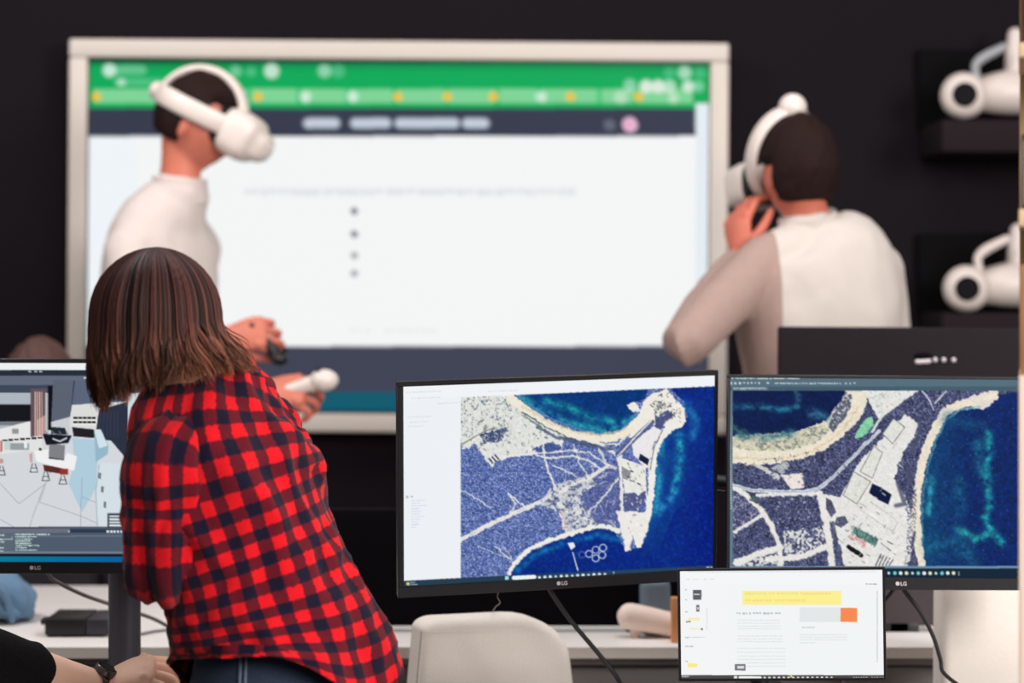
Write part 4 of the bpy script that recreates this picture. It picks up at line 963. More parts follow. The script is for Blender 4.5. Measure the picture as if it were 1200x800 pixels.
def torso_rings(J, f, s, grow=0.0, hem=None):
    R = Vector(f).cross(Vector((0, 0, 1))).normalized()
    pts = [J['pelvis'], J['waist'], J['chest'], J['upper'], J['neck']]
    rad = [(.168*s, .118*s), (.150*s, .108*s), (.172*s, .122*s), (.150*s, .095*s), (.062*s, .062*s)]
    rad = [(a+grow, b+grow) for a, b in rad]
    return pts, rad, R
def limb(mb, pts, rad, ref=(0, 1, 0), n=16, fold=None): mb.loft(pts, rad, n=n, ref=ref, steps=7, fold=fold)
def person(name, label, J, f, hf, skin, shirt, hairm, s=1.0, hairline=None, group=None, sleeve=None, hands=(), trousers=None, pelvis_seat=False, eyes=True, shirt_parts=True, split=None, bulk=1.0, cuff=.90, voxel=.006, hair=True, headup=(0, 0, 1)):
    og = Vector((J['pelvis'].x, J['pelvis'].y, 0)); t = thing(name, og, label, 'person', group)
    R = frame(hf, headup); b = MB()
    pts, rad, side = torso_rings(J, f, s)
    rad = [(a*.93, b*.93) for a, b in rad[:4]]+rad[4:]
    b.loft([pts[0]-V(0, 0, .06)]+pts, [(.15*s, .11*s)]+rad, n=28, ref=Vector(side), steps=6)
    b.loft([J['sl'], J['upper']+V(0, 0, .005), J['sr']], [.046*s, .054*s, .046*s], n=16, ref=(0, 0, 1))
    hb = J['head']+R @ Vector((-.015, 0, -.05)); b.loft([J['neck']-V(0, 0, .04), (J['neck']+hb)/2, hb], [.062*s, .051*s, .054*s], n=20, ref=Vector(f))
    head_into(b, J['head'], R, s)
    for k in 'lr':
        limb(b, [J['s'+k], (J['s'+k]+J['e'+k])/2, J['e'+k], (J['e'+k]*.65+J['w'+k]*.35), J['w'+k]], [.050*s, .046*s, .039*s, .040*s, .026*s])
        limb(b, [J['h'+k], (J['h'+k]+J['k'+k])/2, J['k'+k], J['k'+k]*.7+J['a'+k]*.3, J['a'+k]], [.088*s, .076*s, .055*s, .055*s, .038*s], ref=(1, 0, 0))
    out = remesh(b, voxel, 3)
    for hnd in hands: out.add(hnd.v, hnd.f)
    out.build('body', skin, t, origin=og, angle=80)
    # shirt
    c = MB(); pts, rad, side = torso_rings(J, f, s, .014); rad = [(a*bulk, b*bulk) for a, b in rad[:4]]+rad[4:]
    c.loft([pts[0]-V(0, 0, .05)]+pts[:4]+[pts[4]-V(0, 0, .015)], [(.185*s, .135*s)]+rad[:4]+[(.076*s, .076*s)], n=36, ref=Vector(side), steps=6)
    c.loft([J['sl'], J['upper']+V(0, 0, .012), J['sr']], [.066*s, .078*s, .066*s], n=18, ref=(0, 0, 1))
    for k in 'lr':
        e = J['e'+k]; d = (J['w'+k]-e)
        cf = cuff if k == 'r' else .90; limb(c, [J['s'+k], (J['s'+k]+e)/2, e, e+d*cf*.45, e+d*cf], [.066*s, .062*s, .055*s, .052*s, .038*s if cf > .5 else .044*s])
    co = remesh(c, .008, 4)
    r_ = np.random.default_rng(3); v = np.array([tuple(q) for q in co.v])
    n1 = fbm(v[:, 0]*9+v[:, 1]*4, v[:, 2]*7+v[:, 1]*5, 91, 3)-.5; ce = np.array(J['chest']); dr = v-ce; dr[:, 2] *= .2; dr /= np.linalg.norm(dr, axis=1)[:, None]+1e-6
    co.v = [tuple(q) for q in v+dr*n1[:, None]*.018]
    so = co.build('shirt', shirt, t, origin=og, angle=80)
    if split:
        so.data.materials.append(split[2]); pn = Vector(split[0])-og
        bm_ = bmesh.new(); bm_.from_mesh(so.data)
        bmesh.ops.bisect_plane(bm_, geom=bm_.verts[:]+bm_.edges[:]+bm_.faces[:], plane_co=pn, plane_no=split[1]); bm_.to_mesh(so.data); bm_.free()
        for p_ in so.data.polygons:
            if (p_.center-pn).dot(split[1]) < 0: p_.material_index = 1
    nk = J['neck']; ax = (hb-nk).normalized()
    MB().loft([nk-ax*.03, nk+ax*.012, nk+ax*.03, nk+ax*.026, nk-ax*.01], [.078*s, .072*s, .070*s, .064*s, .066*s], n=28, ref=Vector(f), smooth=False, round_ends=False, closed_ends=False).build('collar', shirt, t, origin=og)
    # trousers and shoes
    q = MB()
    q.loft([J['pelvis']-V(0, 0, .02 if pelvis_seat else .09), J['pelvis'], J['pelvis']+V(0, 0, .06)], [(.165*s, .125*s), (.172*s, .126*s), (.145*s, .100*s)], n=28, ref=Vector(side))
    for k in 'lr': limb(q, [J['h'+k], (J['h'+k]+J['k'+k])/2, J['k'+k], (J['k'+k]+J['a'+k])/2, J['a'+k]+(J['k'+k]-J['a'+k])*.05], [.100*s, .09*s, .072*s, .066*s, .058*s], ref=(1, 0, 0))
    remesh(q, .010, 3).build('trousers', trousers or M_trous, t, origin=og, angle=80)
    for k in 'lr':
        a = J['a'+k]; ff = Vector((f[0], f[1], 0)).normalized()
        base = V(a.x, a.y, .042)
        MB().loft([base-ff*.06, base+ff*.03, base+ff*.12-V(0, 0, .006), base+ff*.19-V(0, 0, .014)], [(.036, .042), (.042, .042), (.045, .036), (.036, .026)], n=18, ref=Vector(ff.cross(Vector((0, 0, 1))))).build('shoe', M_shoe, t, origin=og)
    if hair:
        d, fc = unit_sphere(72, 54); p = head_pts(d)
        hx = hairline or (lambda d: d[:, 2]-(np.where(d[:, 0] > .35, .62, np.where(d[:, 0] > -.1, .22, -.50))))
        mk = np.clip(hx(d)*5+.4, 0, 1)
        nz = fbm(d[:, 0]*6+3, d[:, 1]*6+d[:, 2]*5, 55, 3)
        lift = mk*(.010+.012*nz+.010*np.clip(d[:, 2], 0, 1))-(1-mk)*.012
        p = p*(1+lift/np.linalg.norm(p, axis=1))[:, None]*s
        MB().add([J['head']+R @ Vector(k_) for k_ in p], fc).build('hair', hairm, t, origin=og, angle=80)
    if eyes:
        for sy in (-1, 1):
            ce = J['head']+R @ (s*Vector((.081, sy*.031, .008)))
            e = MB().sphere(ce, .0115, 16, 12).build('eye', M_eye, t, origin=og)
            MB().sphere(ce+R @ Vector((.0072, 0, 0)), .0058, 12, 8).build('iris', M_iris, e, origin=og)
    return t, og, R
def standing(pelvis, f, s, spread=.09):
    f = Vector((f[0], f[1], 0)).normalized(); R = f.cross(Vector((0, 0, 1))); J = {}
    for k, sg in (('l', -1), ('r', 1)):
        h = pelvis+R*sg*.085*s-V(0, 0, .05); J['h'+k] = h
        J['k'+k] = V(h.x, h.y, h.z*.54)+R*sg*.012+f*.02; J['a'+k] = V(h.x, h.y, .085)+R*sg*.02-f*.015
    return J

# --- VR headset
def vr_headset(c, R, label, band_tilt, strap=True, s=1.0, band_up=0.0, visor_tilt=0.0, knob=.024):
    og = Vector(c); t = thing('vr_headset', og, label, 'headset')
    W_ = lambda x, y, z: og+R @ Vector((x*s, y*s, z*s))
    M4 = Matrix.Translation(og) @ R.to_4x4() @ Matrix.Rotation(visor_tilt, 4, 'Y')
    m = MB()                                             # visor shell: rounded box that tapers away from the face
    rr = [(.062, .045), (.074, .056), (.078, .058), (.074, .054), (.056, .040)]
    m.loft([(.072, 0, .005), (.092, 0, .004), (.125, 0, .0), (.155, 0, -.004), (.172, 0, -.006)], [(a*s, b*s) for a, b in rr], n=36, ref=(0, 1, 0), power=3.2, steps=5)
    m.v = [tuple(M4 @ Vector(q)) for q in m.v]; m.build('visor', M_whitep, t, origin=og, angle=60)
    g = MB().loft([(.060, 0, .004), (.082, 0, .004)], [(.066*s, .050*s), (.070*s, .054*s)], n=32, ref=(0, 1, 0), power=3, round_ends=False)
    g.v = [tuple(M4 @ Vector(q)) for q in g.v]; g.build('face_cushion', M_black, t, origin=og)
    Rb = Matrix.Rotation(band_tilt, 3, 'Y'); ring = []
    for k in range(33):
        a = math.pi*(k/32)*1.62-math.pi*.81+math.pi
        q = Rb @ Vector((.112*math.cos(a), .090*math.sin(a), 0)); ring.append(W_(q.x, q.y, q.z+.012+band_up))
    b = MB(); ax = (R @ (Rb @ Vector((0, 0, 1))))
    b.loft(ring, [(.024*s, .009*s)]*33, n=14, ref=Vector(ax), smooth=False); b.build('head_band', M_whitep, t, origin=og, angle=60)
    kb = Rb @ Vector((-.118, 0, 0)); MB().sphere(W_(kb.x, kb.y, kb.z+.012+band_up), (knob, knob, knob), 20, 14).build('rear_knob', M_whitep, t, origin=og)
    if strap:
        arc = []
        for k in range(15):
            a = math.pi*(.93-.82*k/14); arc.append(W_(.110*math.cos(a), 0, .004+.112*math.sin(a)))
        MB().loft(arc, [(.024*s, .012*s)]*15, n=14, ref=Vector(R @ Vector((0, 1, 0))), smooth=False).build('top_strap', M_whitep, t, origin=og, angle=60)
    return t
def controller(c, xd, zd, label, m=None, s=1.0):
    m = m or M_whitep
    og = Vector(c); t = thing('controller', og, label, 'controller'); x = Vector(xd).normalized(); z = Vector(zd); z = (z-x*z.dot(x)).normalized()
    MB().loft([og-x*.055, og, og+x*.035*s], [.013*s, .017*s, .021*s], n=16).build('grip', m, t, origin=og)
    MB().sphere(og+x*.05, (.034*s*s, .034*s*s, .026*s*s), 20, 14).build('sensor_dome', m, t, origin=og)
    MB().cyl(og+x*.045+z*.022, og+x*.045+z*.034, .007, .006, 14).build('thumbstick', M_black, t, origin=og)

# --- left man, profile to the right
YL = 5.82; f = V(.86, -.42, 0).normalized(); hf = V(.92, -.12, -.42)
J = dict(head=P(229, 146, YL), neck=P(210, 222, YL+.01), upper=P(190, 270, YL+.02), chest=P(186, 340, YL+.02), waist=P(190, 430, YL+.02), pelvis=P(196, 520, YL+.02))
side = f.cross(V(0, 0, 1))
J['sl'] = J['upper']-side*.150-V(0, 0, .04); J['sr'] = J['upper']+side*.150-V(0, 0, .055)
J['er'] = P(165, 425, 5.60); J['wr'] = P(302, 462, 5.36); J['el'] = P(215, 410, 5.86); J['wl'] = P(262, 396, 5.60)
J.update(standing(J['pelvis'], f, 1.0))
hL = hand(P(262, 396, 5.60), V(.95, -.2, .12), V(.1, -.9, .45), -1, (.9, 1.0, 1.05, 1.1), 1.12, thumb=(.8, .35, -.5))
hR = hand(P(304, 462, 5.36), V(.96, -.1, .10), V(-.05, -.75, .65), 1, (.85, .95, 1.0, 1.05), 1.12, thumb=(.8, .35, -.5))
person('person', 'standing man in an off-white shirt wearing a white headset, in profile before the wall display', J, f, hf, S_red, M_shirtL, M_hairD, 1.0, hands=(hL, hR), eyes=False)
Rh = frame(hf)
vr_headset(J['head']+Rh @ V(0, 0, .022), Rh, 'white headset strapped over the face of the man standing at left', math.radians(2), s=1.06)
controller(P(356, 452, 5.34), V(.9, -.1, .25), V(-.2, -.4, .9), 'white controller in the lower hand of the man at left')
controller(P(312, 402, 5.575), V(.6, -.1, -.7), V(.5, -.4, .6), 'dark controller in the raised hand of the man at left', M_black, .8)

# --- right man, seen from behind
YR = 5.42; f = V(-.48, .88, 0).normalized(); hf = V(-.44, .89, -.08); side = f.cross(V(0, 0, 1))
J = dict(head=P(936, 203, YR), neck=P(948, 266, YR), upper=P(962, 300, YR), chest=P(960, 370, YR), waist=P(960, 450, YR), pelvis=P(964, 545, YR))
J['sl'] = J['upper']-side*.165-V(0, 0, .02); J['sr'] = J['upper']+side*.165-V(0, 0, .03)
J['el'] = P(800, 405, 5.20); J['wl'] = P(866, 300, 5.42); J['er'] = P(1046, 440, 5.62); J['wr'] = P(1000, 480, 5.86)
J.update(standing(J['pelvis'], f, 1.0))
hL = hand(P(866, 298, 5.42), V(.02, .3, .95), V(-.75, -.6, .1), -1, (.55, .6, .65, .7), 1.05, thumb=(.7, .5, -.4))
hR = hand(J['wr'], V(-.6, .7, .1), V(.4, .2, .8), 1, (.5, .5, .55, .6), 1.0)
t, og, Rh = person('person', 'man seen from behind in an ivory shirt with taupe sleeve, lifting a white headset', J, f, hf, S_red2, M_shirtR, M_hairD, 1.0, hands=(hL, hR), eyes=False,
    hairline=lambda d: d[:, 2]-np.where(d[:, 0] > .35, .60, np.where(d[:, 0] > -.15, .16, -.62)), split=(P(911, 300, YR-.12), V(1, .16, 0), M_shirtR_shade), bulk=1.17)  # left of the plane the shirt's shaded side is painted taupe
vr_headset(J['head']+Rh @ V(.062, 0, -.01), Rh, 'white headset being lifted in front of the face of the man seen from behind', math.radians(66), strap=False, band_up=.05, knob=.034)

# --- seated person behind the left monitor
YS = 5.47; f = V(.05, -1, 0).normalized(); side = f.cross(V(0, 0, 1))
J = dict(head=P(47, 462, YS), neck=P(44, 520, YS+.02), upper=P(42, 548, YS+.03), chest=P(40, 610, YS+.05), waist=P(38, 680, YS+.07), pelvis=V(P(38, 0, YS).x, YS+.08, .58))
J['sl'] = J['upper']-side*.17-V(0, 0, .02); J['sr'] = J['upper']+side*.17-V(0, 0, .02)
J['el'] = J['sl']+V(.04, .02, -.27); J['wl'] = J['el']+V(.03, .0, -.24); J['er'] = J['sr']+V(-.04, .02, -.27); J['wr'] = J['er']+V(-.03, 0, -.24)
for k, sg in (('l', -1), ('r', 1)):
    h = J['pelvis']+side*sg*.09; J['h'+k] = h; J['k'+k] = h+f*.40-V(0, 0, .03); J['a'+k] = V(J['k'+k].x, J['k'+k].y+.02, .085)
hR = hand(J['wr'], V(-.05, -.1, -1), V(-1, 0, 0), 1, (.3, .35, .4, .4), 1.0); hL = hand(J['wl'], V(.05, -.1, -1), V(1, 0, 0), -1, (.3, .35, .4, .4), 1.0)
person('person', 'seated person with brown hair and dark clothes, mostly hidden behind the left monitor', J, f, V(.05, -.9, -.35), S_mid, M_trous, M_hairB, .98, hands=(hR, hL), pelvis_seat=True)
tag(MB().box((J['pelvis'].x-.18, YS-.05, .37), (J['pelvis'].x+.18, YS+.23, .385), .02, 3).box((J['pelvis'].x-.17, YS-.03, 0), (J['pelvis'].x-.13, YS+.01, .41)).box((J['pelvis'].x+.13, YS-.03, 0), (J['pelvis'].x+.17, YS+.01, .41)).box((J['pelvis'].x-.17, YS+.17, 0), (J['pelvis'].x-.13, YS+.21, .41)).box((J['pelvis'].x+.13, YS+.17, 0), (J['pelvis'].x+.17, YS+.21, .41)).build('stool', M_shell), 'dark stool under the seated person behind the left monitor', 'stool')

# --- person in black at the lower left: sleeve, watch and hand in view
f = V(.25, .97, 0).normalized(); side = f.cross(V(0, 0, 1)); bx = -1.10
J = dict(head=V(bx, 3.22, 1.26), neck=V(bx, 3.16, 1.12), upper=V(bx, 3.15, 1.05), chest=V(bx, 3.13, .90), waist=V(bx, 3.11, .74), pelvis=V(bx, 3.09, .58))
J['sl'] = J['upper']-side*.165-V(0, 0, .02); J['sr'] = J['upper']+side*.165-V(0, 0, .02)
J['er'] = P(-46, 762, 3.60); wr = P(116, 805, 3.79); J['wr'] = wr; J['el'] = J['sl']+V(-.06, .10, -.20); J['wl'] = V(bx-.12, 3.52, .775)
for k, sg in (('l', -1), ('r', 1)):
    h = J['pelvis']+side*sg*.09; J['h'+k] = h; J['k'+k] = h+f*.42-V(0, 0, .02); J['a'+k] = V(J['k'+k].x, J['k'+k].y-.02, .085)
xd = V(.88, .06, .34)
hR = hand(wr+V(.004, 0, .0), xd, V(-.22, -.42, .88), 1, (.75, .8, .85, .9), .95, thumb=(.85, .35, -.4), voxel=.0022)
hL = hand(J['wl'], V(.2, .95, -.05), V(0, 0, 1), -1, (.5, .5, .5, .5), 1.0)
t, og, R = person('person', 'person in a black long-sleeved top at lower left, hand and wristwatch in view', J, f, V(.3, .93, -.2), S_pale, M_blacktop, M_hairD, .98, hands=(hR, hL), pelvis_seat=True, cuff=.46)
fd = (wr-J['er']).normalized(); el = J['er']
m = MB().loft([el-fd*.02, el+fd*.07, el+fd*.140], [.050, .047, .042], n=32, ref=(0, 0, 1), steps=8, fold=lambda a, u, k: .0016*math.sin(a*3+u*70)+.001*math.sin(u*160+2*math.sin(a)))
m.build('sleeve', M_blacktop, t, origin=og, angle=70)
MB().loft([el+fd*.09, el+fd*.15, wr+fd*.01], [(.036, .036), (.034, .030), (.026, .024)], n=28, ref=(0, 0, 1)).build('forearm', S_pale, t, origin=og)
wc = wr-fd*.002; up = (V(-.25, -.55, .8)-fd*V(-.25, -.55, .8).dot(fd)).normalized(); sd = fd.cross(up)
M_watch = mat('gunmetal', (96, 86, 84), .3, .15, 60, metal=.8)
tw = thing('wristwatch', wc, 'dark metal wristwatch on the wrist of the person in black', 'watch')
for k in range(22):
    a = 2*math.pi*k/22+.14; ca, sa = math.cos(a), math.sin(a)
    if ca > .86: continue
    ct = wc+(up*ca*.0275+sd*sa*.0305); n_ = (up*ca/.0275+sd*sa/.0305).normalized(); tg = fd.cross(n_)
    Mx = Matrix(((fd.x, tg.x, n_.x, ct.x), (fd.y, tg.y, n_.y, ct.y), (fd.z, tg.z, n_.z, ct.z), (0, 0, 0, 1)))
    MB().box((-.0125, -.0041, -.0022), (.0125, .0041, .0022), .0009, 2, M=Mx).build('bracelet_link', M_watch, tw, origin=wc)
ct = wc+up*.0285
MB().cyl(ct-up*.004, ct+up*.009, .0225, .021, 32, bev=.002).build('watch_case', M_watch, tw, origin=wc)
MB().cyl(ct+up*.009, ct+up*.0098, .018, .018, 32).build('watch_glass', M_lens, tw, origin=wc)
MB().cyl(ct+sd*-.020, ct+sd*-.026, .003, .003, 12).build('crown', M_logo, tw, origin=wc)
tag(MB().box((bx-.21, 2.92, .37), (bx+.21, 3.28, .385), .02, 3).box((bx-.19, 2.95, 0), (bx-.15, 2.99, .41)).box((bx+.15, 2.95, 0), (bx+.19, 2.99, .41)).box((bx-.19, 3.2, 0), (bx-.15, 3.24, .41)).box((bx+.15, 3.2, 0), (bx+.19, 3.24, .41)).build('stool', M_shell), 'dark stool under the person in black at lower left', 'stool')

# --- woman in the plaid shirt
def plaid(name):
    m = bpy.data.materials.new(name); m.use_nodes = True; t = m.node_tree; b = t.nodes['Principled BSDF']; L = t.links.new
    uv = t.nodes.new('ShaderNodeUVMap'); uv.uv_map = 'UVMap'; sx = t.nodes.new('ShaderNodeSeparateXYZ')
    nz = t.nodes.new('ShaderNodeTexNoise'); nz.inputs['Scale'].default_value = 260; nz.inputs['Detail'].default_value = 2
    L(uv.outputs[0], nz.inputs['Vector'])
    wob = t.nodes.new('ShaderNodeVectorMath'); wob.operation = 'MULTIPLY_ADD'; wob.inputs[1].default_value = (.006, .006, 0)
    L(nz.outputs['Color'], wob.inputs[0]); L(uv.outputs[0], wob.inputs[2]); L(wob.outputs[0], sx.inputs[0])
    outs = []
    for ax in (0, 1):
        a = t.nodes.new('ShaderNodeMath'); a.operation = 'MULTIPLY'; a.inputs[1].default_value = 2*math.pi/PLAID; L(sx.outputs[ax], a.inputs[0])
        s = t.nodes.new('ShaderNodeMath'); s.operation = 'SINE'; L(a.outputs[0], s.inputs[0])
        r = t.nodes.new('ShaderNodeMapRange'); r.inputs['From Min'].default_value = -.13; r.inputs['From Max'].default_value = .13; L(s.outputs[0], r.inputs['Value']); outs.append(r)
    ad = t.nodes.new('ShaderNodeMath'); ad.operation = 'ADD'; L(outs[0].outputs[0], ad.inputs[0]); L(outs[1].outputs[0], ad.inputs[1])
    hf_ = t.nodes.new('ShaderNodeMath'); hf_.operation = 'MULTIPLY'; hf_.inputs[1].default_value = .5; L(ad.outputs[0], hf_.inputs[0])
    cr = t.nodes.new('ShaderNodeValToRGB'); e = cr.color_ramp.elements
    e[0].position = 0; e[0].color = rgb((202, 17, 27)); e[1].position = 1; e[1].color = rgb((17, 14, 34))
    q = cr.color_ramp.elements.new(.5); q.color = rgb((88, 13, 26)); L(hf_.outputs[0], cr.inputs[0])
    n2 = t.nodes.new('ShaderNodeTexNoise'); n2.inputs['Scale'].default_value = 420; L(uv.outputs[0], n2.inputs['Vector'])
    mx = t.nodes.new('ShaderNodeMix'); mx.data_type = 'RGBA'; mx.blend_type = 'OVERLAY'; mx.inputs[0].default_value = .35
    L(cr.outputs[0], mx.inputs[6]); L(n2.outputs['Color'], mx.inputs[7]); 
    g = t.nodes.new('ShaderNodeRGBToBW'); L(n2.outputs['Color'], g.inputs[0]); L(g.outputs[0], mx.inputs[7])
    L(mx.outputs[2], b.inputs['Base Color']); b.inputs['Roughness'].default_value = .95; b.inputs['Specular IOR Level'].default_value = .15
    b.inputs['Sheen Weight'].default_value = .12; b.inputs['Sheen Roughness'].default_value = .5; b.inputs['Sheen Tint'].default_value = (1, .6, .6, 1)
    bp = t.nodes.new('ShaderNodeBump'); bp.inputs['Strength'].default_value = .25; bp.inputs['Distance'].default_value = .002
    L(n2.outputs['Fac'], bp.inputs['Height']); L(bp.outputs['Normal'], b.inputs['Normal'])
    return m
PLAID = .0375
M_plaid = plaid('red_navy_plaid_flannel')
M_denim = mat('dark_blue_denim', (25, 38, 58), .9, .45, 240, .4, bscale=700)
M_denimseam = mat('faded_denim_seam', (84, 98, 114), .85, .5, 300, .4, bscale=500)
f = V(-.85, .52, 0).normalized(); side = f.cross(V(0, 0, 1)); hf = V(-.72, .58, -.38)
YW = 3.40
J = dict(head=P(182, 372, YW-.045), neck=P(236, 442, YW), upper=P(252, 490, YW+.02), chest=P(268, 560, YW), waist=P(305, 690, YW), pelvis=P(330, 800, YW))
J['sl'] = P(190, 528, YW-.115); J['sr'] = P(312, 505, YW+.16)
J['el'] = P(190, 670, YW-.11); J['wl'] = P(226, 660, YW+.14); J['er'] = P(258, 620, YW+.32); J['wr'] = P(226, 640, YW+.36)
J.update(standing(J['pelvis'], f, .92))
hl = hand(J['wl'], V(-.1, .95, -.2), V(0, -.2, 1), -1, (.4, .45, .5, .5), .92); hr = hand(J['wr'], V(-.2, .95, -.2), V(0, -.2, 1), 1, (.4, .45, .5, .5), .92)
og = Vector((J['pelvis'].x, J['pelvis'].y, 0))
t = thing('person', og, 'woman with bobbed hair in red and navy plaid shirt, leaning over the left desk', 'person')
R = frame(hf); s = .88; b = MB()
pts, rad, sd = torso_rings(J, f, .86); rad = [(a*.84, b*.84) for a, b in rad[:4]]+rad[4:]
b.loft([pts[0]-V(0, 0, .06)]+pts, [(.13, .10)]+rad, n=28, ref=Vector(side), steps=6)
b.loft([J['sl'], J['upper'], J['sr']], [.028, .040, .020], n=16, ref=(0, 0, 1))
hb = J['head']+R @ Vector((-.015, 0, -.05)); b.loft([J['neck']-V(0, 0, .03), (J['neck']+hb)/2, hb], [.058, .050, .052], n=20, ref=Vector(f))
head_into(b, J['head'], R, s)
for k in 'lr':
    limb(b, [J['s'+k], (J['s'+k]+J['e'+k])/2, J['e'+k], (J['e'+k]*.65+J['w'+k]*.35), J['w'+k]], [.034, .034, .031, .031, .023])
    limb(b, [J['h'+k], (J['h'+k]+J['k'+k])/2, J['k'+k], J['k'+k]*.7+J['a'+k]*.3, J['a'+k]], [.088, .074, .052, .050, .034], ref=(1, 0, 0))
out = remesh(b, .005, 3)
for q in (hl, hr): out.add(q.v, q.f)
out.build('body', S_mid, t, origin=og, angle=80)
for sy in (-1, 1):
    ce = J['head']+R @ (s*Vector((.081, sy*.031, .008))); e = MB().sphere(ce, .011, 16, 12).build('eye', M_eye, t, origin=og)
    MB().sphere(ce+R @ Vector((.0068, 0, 0)), .0056, 12, 8).build('iris', M_iris, e, origin=og)
# jeans
q = MB(); q.loft([J['pelvis']-V(0, 0, .10), J['pelvis'], J['pelvis']+V(-.01, 0, .10)], [(.150, .125), (.156, .126), (.125, .100)], n=36, ref=Vector(side))
for k in 'lr': limb(q, [J['h'+k], (J['h'+k]+J['k'+k])/2, J['k'+k], (J['k'+k]+J['a'+k])/2, J['a'+k]], [.098, .085, .066, .056, .050], ref=(1, 0, 0))
remesh(q, .008, 3).build('jeans', M_denim, t, origin=og, angle=80)
for k in 'lr':
    a = J['a'+k]; base = V(a.x, a.y, .042)
    MB().loft([base-f*.06, base+f*.03, base+f*.11-V(0, 0, .006), base+f*.17-V(0, 0, .014)], [(.034, .042), (.038, .042), (.042, .034), (.034, .026)], n=18, ref=Vector(side)).build('shoe', M_shoe, t, origin=og)
# shirt: torso, yoke and sleeves as cut cloth (their own run of the check pattern)
def cloth_fold(seed, amp):
    def g(a, u, k):
        x = np.array([math.cos(a)*1.3+5]); y = np.array([math.sin(a)*1.3+u*5+3])
        n = float(fbm(x*1.2, y*1.2, seed, 3)[0])-.5
        n2 = float(fbm(np.array([a*2.2+u*9]), np.array([u*6-a*1.1+9]), seed+7, 2)[0])-.5
        n3 = 1-abs(2*float(fbm(np.array([a*1.1+u*5+20]), np.array([u*3-a*.8+4]), seed+3, 2)[0])-1)
        n4 = 1-abs(2*float(fbm(np.array([a*2.6+u*4+30]), np.array([u*17-a*1.6+14]), seed+5, 2)[0])-1)
        return max(amp*(n*1.2+n2*.9+(n3-.75)*1.1+(n4-.75)*.6)-.002, -.012)
    return g
tor = MB()
spine = [P(334, 828, YW), P(328, 780, YW), P(312, 700, YW), P(292, 630, YW), P(270, 560, YW), P(258, 512, YW+.01), P(255, 478, YW+.025), P(255, 452, YW+.045), P(252, 430, YW+.05)]
sr = [(.182, .158), (.178, .148), (.168, .122), (.162, .116), (.170, .114), (.160, .102), (.130, .090), (.098, .078), (.062, .060)]
tor.loft(spine, sr, n=96, ref=Vector(side), steps=12, round_ends=False, closed_ends=False, fold=cloth_fold(21, .023))
hv = []                                                   # shaped shirt-tail: the hem rises over the hips
base = P(334, 828, YW); z0 = tor.v[0][2]
axs = (spine[-1]-spine[0])
for i, v in enumerate(tor.v):
    v = Vector(v); ring = i//97; a = (i % 97)/96*2*math.pi
    if ring < 26:
        w_ = (1-ring/26)**1.5
        ca, sa = math.cos(a), math.sin(a)
        lift = .128*math.exp(-((ca+1)/.62)**2)+.07*math.exp(-((ca-1)/.42)**2)
        v = v+V(0, 0, lift*w_)
    hv.append(tuple(v))
tor.v = hv
tor.build('shirt', M_plaid, t, origin=og, angle=80, weld=False)
for k, seed in (('l', 33), ('r', 47)):
    S_, E_, W_2 = J['s'+k], J['e'+k], J['w'+k]
    inn = (J['upper']-S_)*.42
    fo = cloth_fold(seed, .015)
    mb = MB().loft([S_+inn+V(0, 0, .012), S_+V(0, 0, -.01), S_*.55+E_*.45, E_*.92+S_*.08, E_+(W_2-E_)*.16, E_*.5+W_2*.5, W_2*.95+E_*.05],
                   [(.046, .046), (.060, .060), (.062, .060), (.059, .058), (.058, .058), (.048, .048), (.040, .040)], n=64, ref=(0, 1, 0), steps=14, round_ends=True, fold=lambda a, u, k: fo(a, u, k)*min(1, (1-k)*4))
    mb.build('sleeve', M_plaid, t, origin=og, angle=80, weld=False)
MB().loft([P(255, 450, YW+.045), P(252, 436, YW+.045), P(249, 425, YW+.045), P(251, 432, YW+.045), P(253, 446, YW+.045)], [.070, .064, .061, .056, .058], n=40, ref=Vector(f), smooth=False, round_ends=False, closed_ends=False).build('collar', M_plaid, t, origin=og, weld=False)
# side seam of the jeans
jo = [c_ for c_ in t.children if c_.name.startswith('jeans')][0]
bpy.context.view_layer.update()
sm = []
for k in range(9):
    a_ = Vector((0, 0, HGT))-og; d_ = (P(286-k*.4, 756+k*9, 3.0)-Vector((0, 0, HGT))).normalized()
    hit, lo_, no_, ix_ = jo.ray_cast(a_, d_)
    if hit: sm.append(lo_+og+no_*.0006)
if len(sm) > 3:
    for off in (-.004, .004): MB().loft([p_+V(off, 0, 0) for p_ in sm], [.0022]*len(sm), n=8, round_ends=False).build('seam', M_denimseam, t, origin=og)
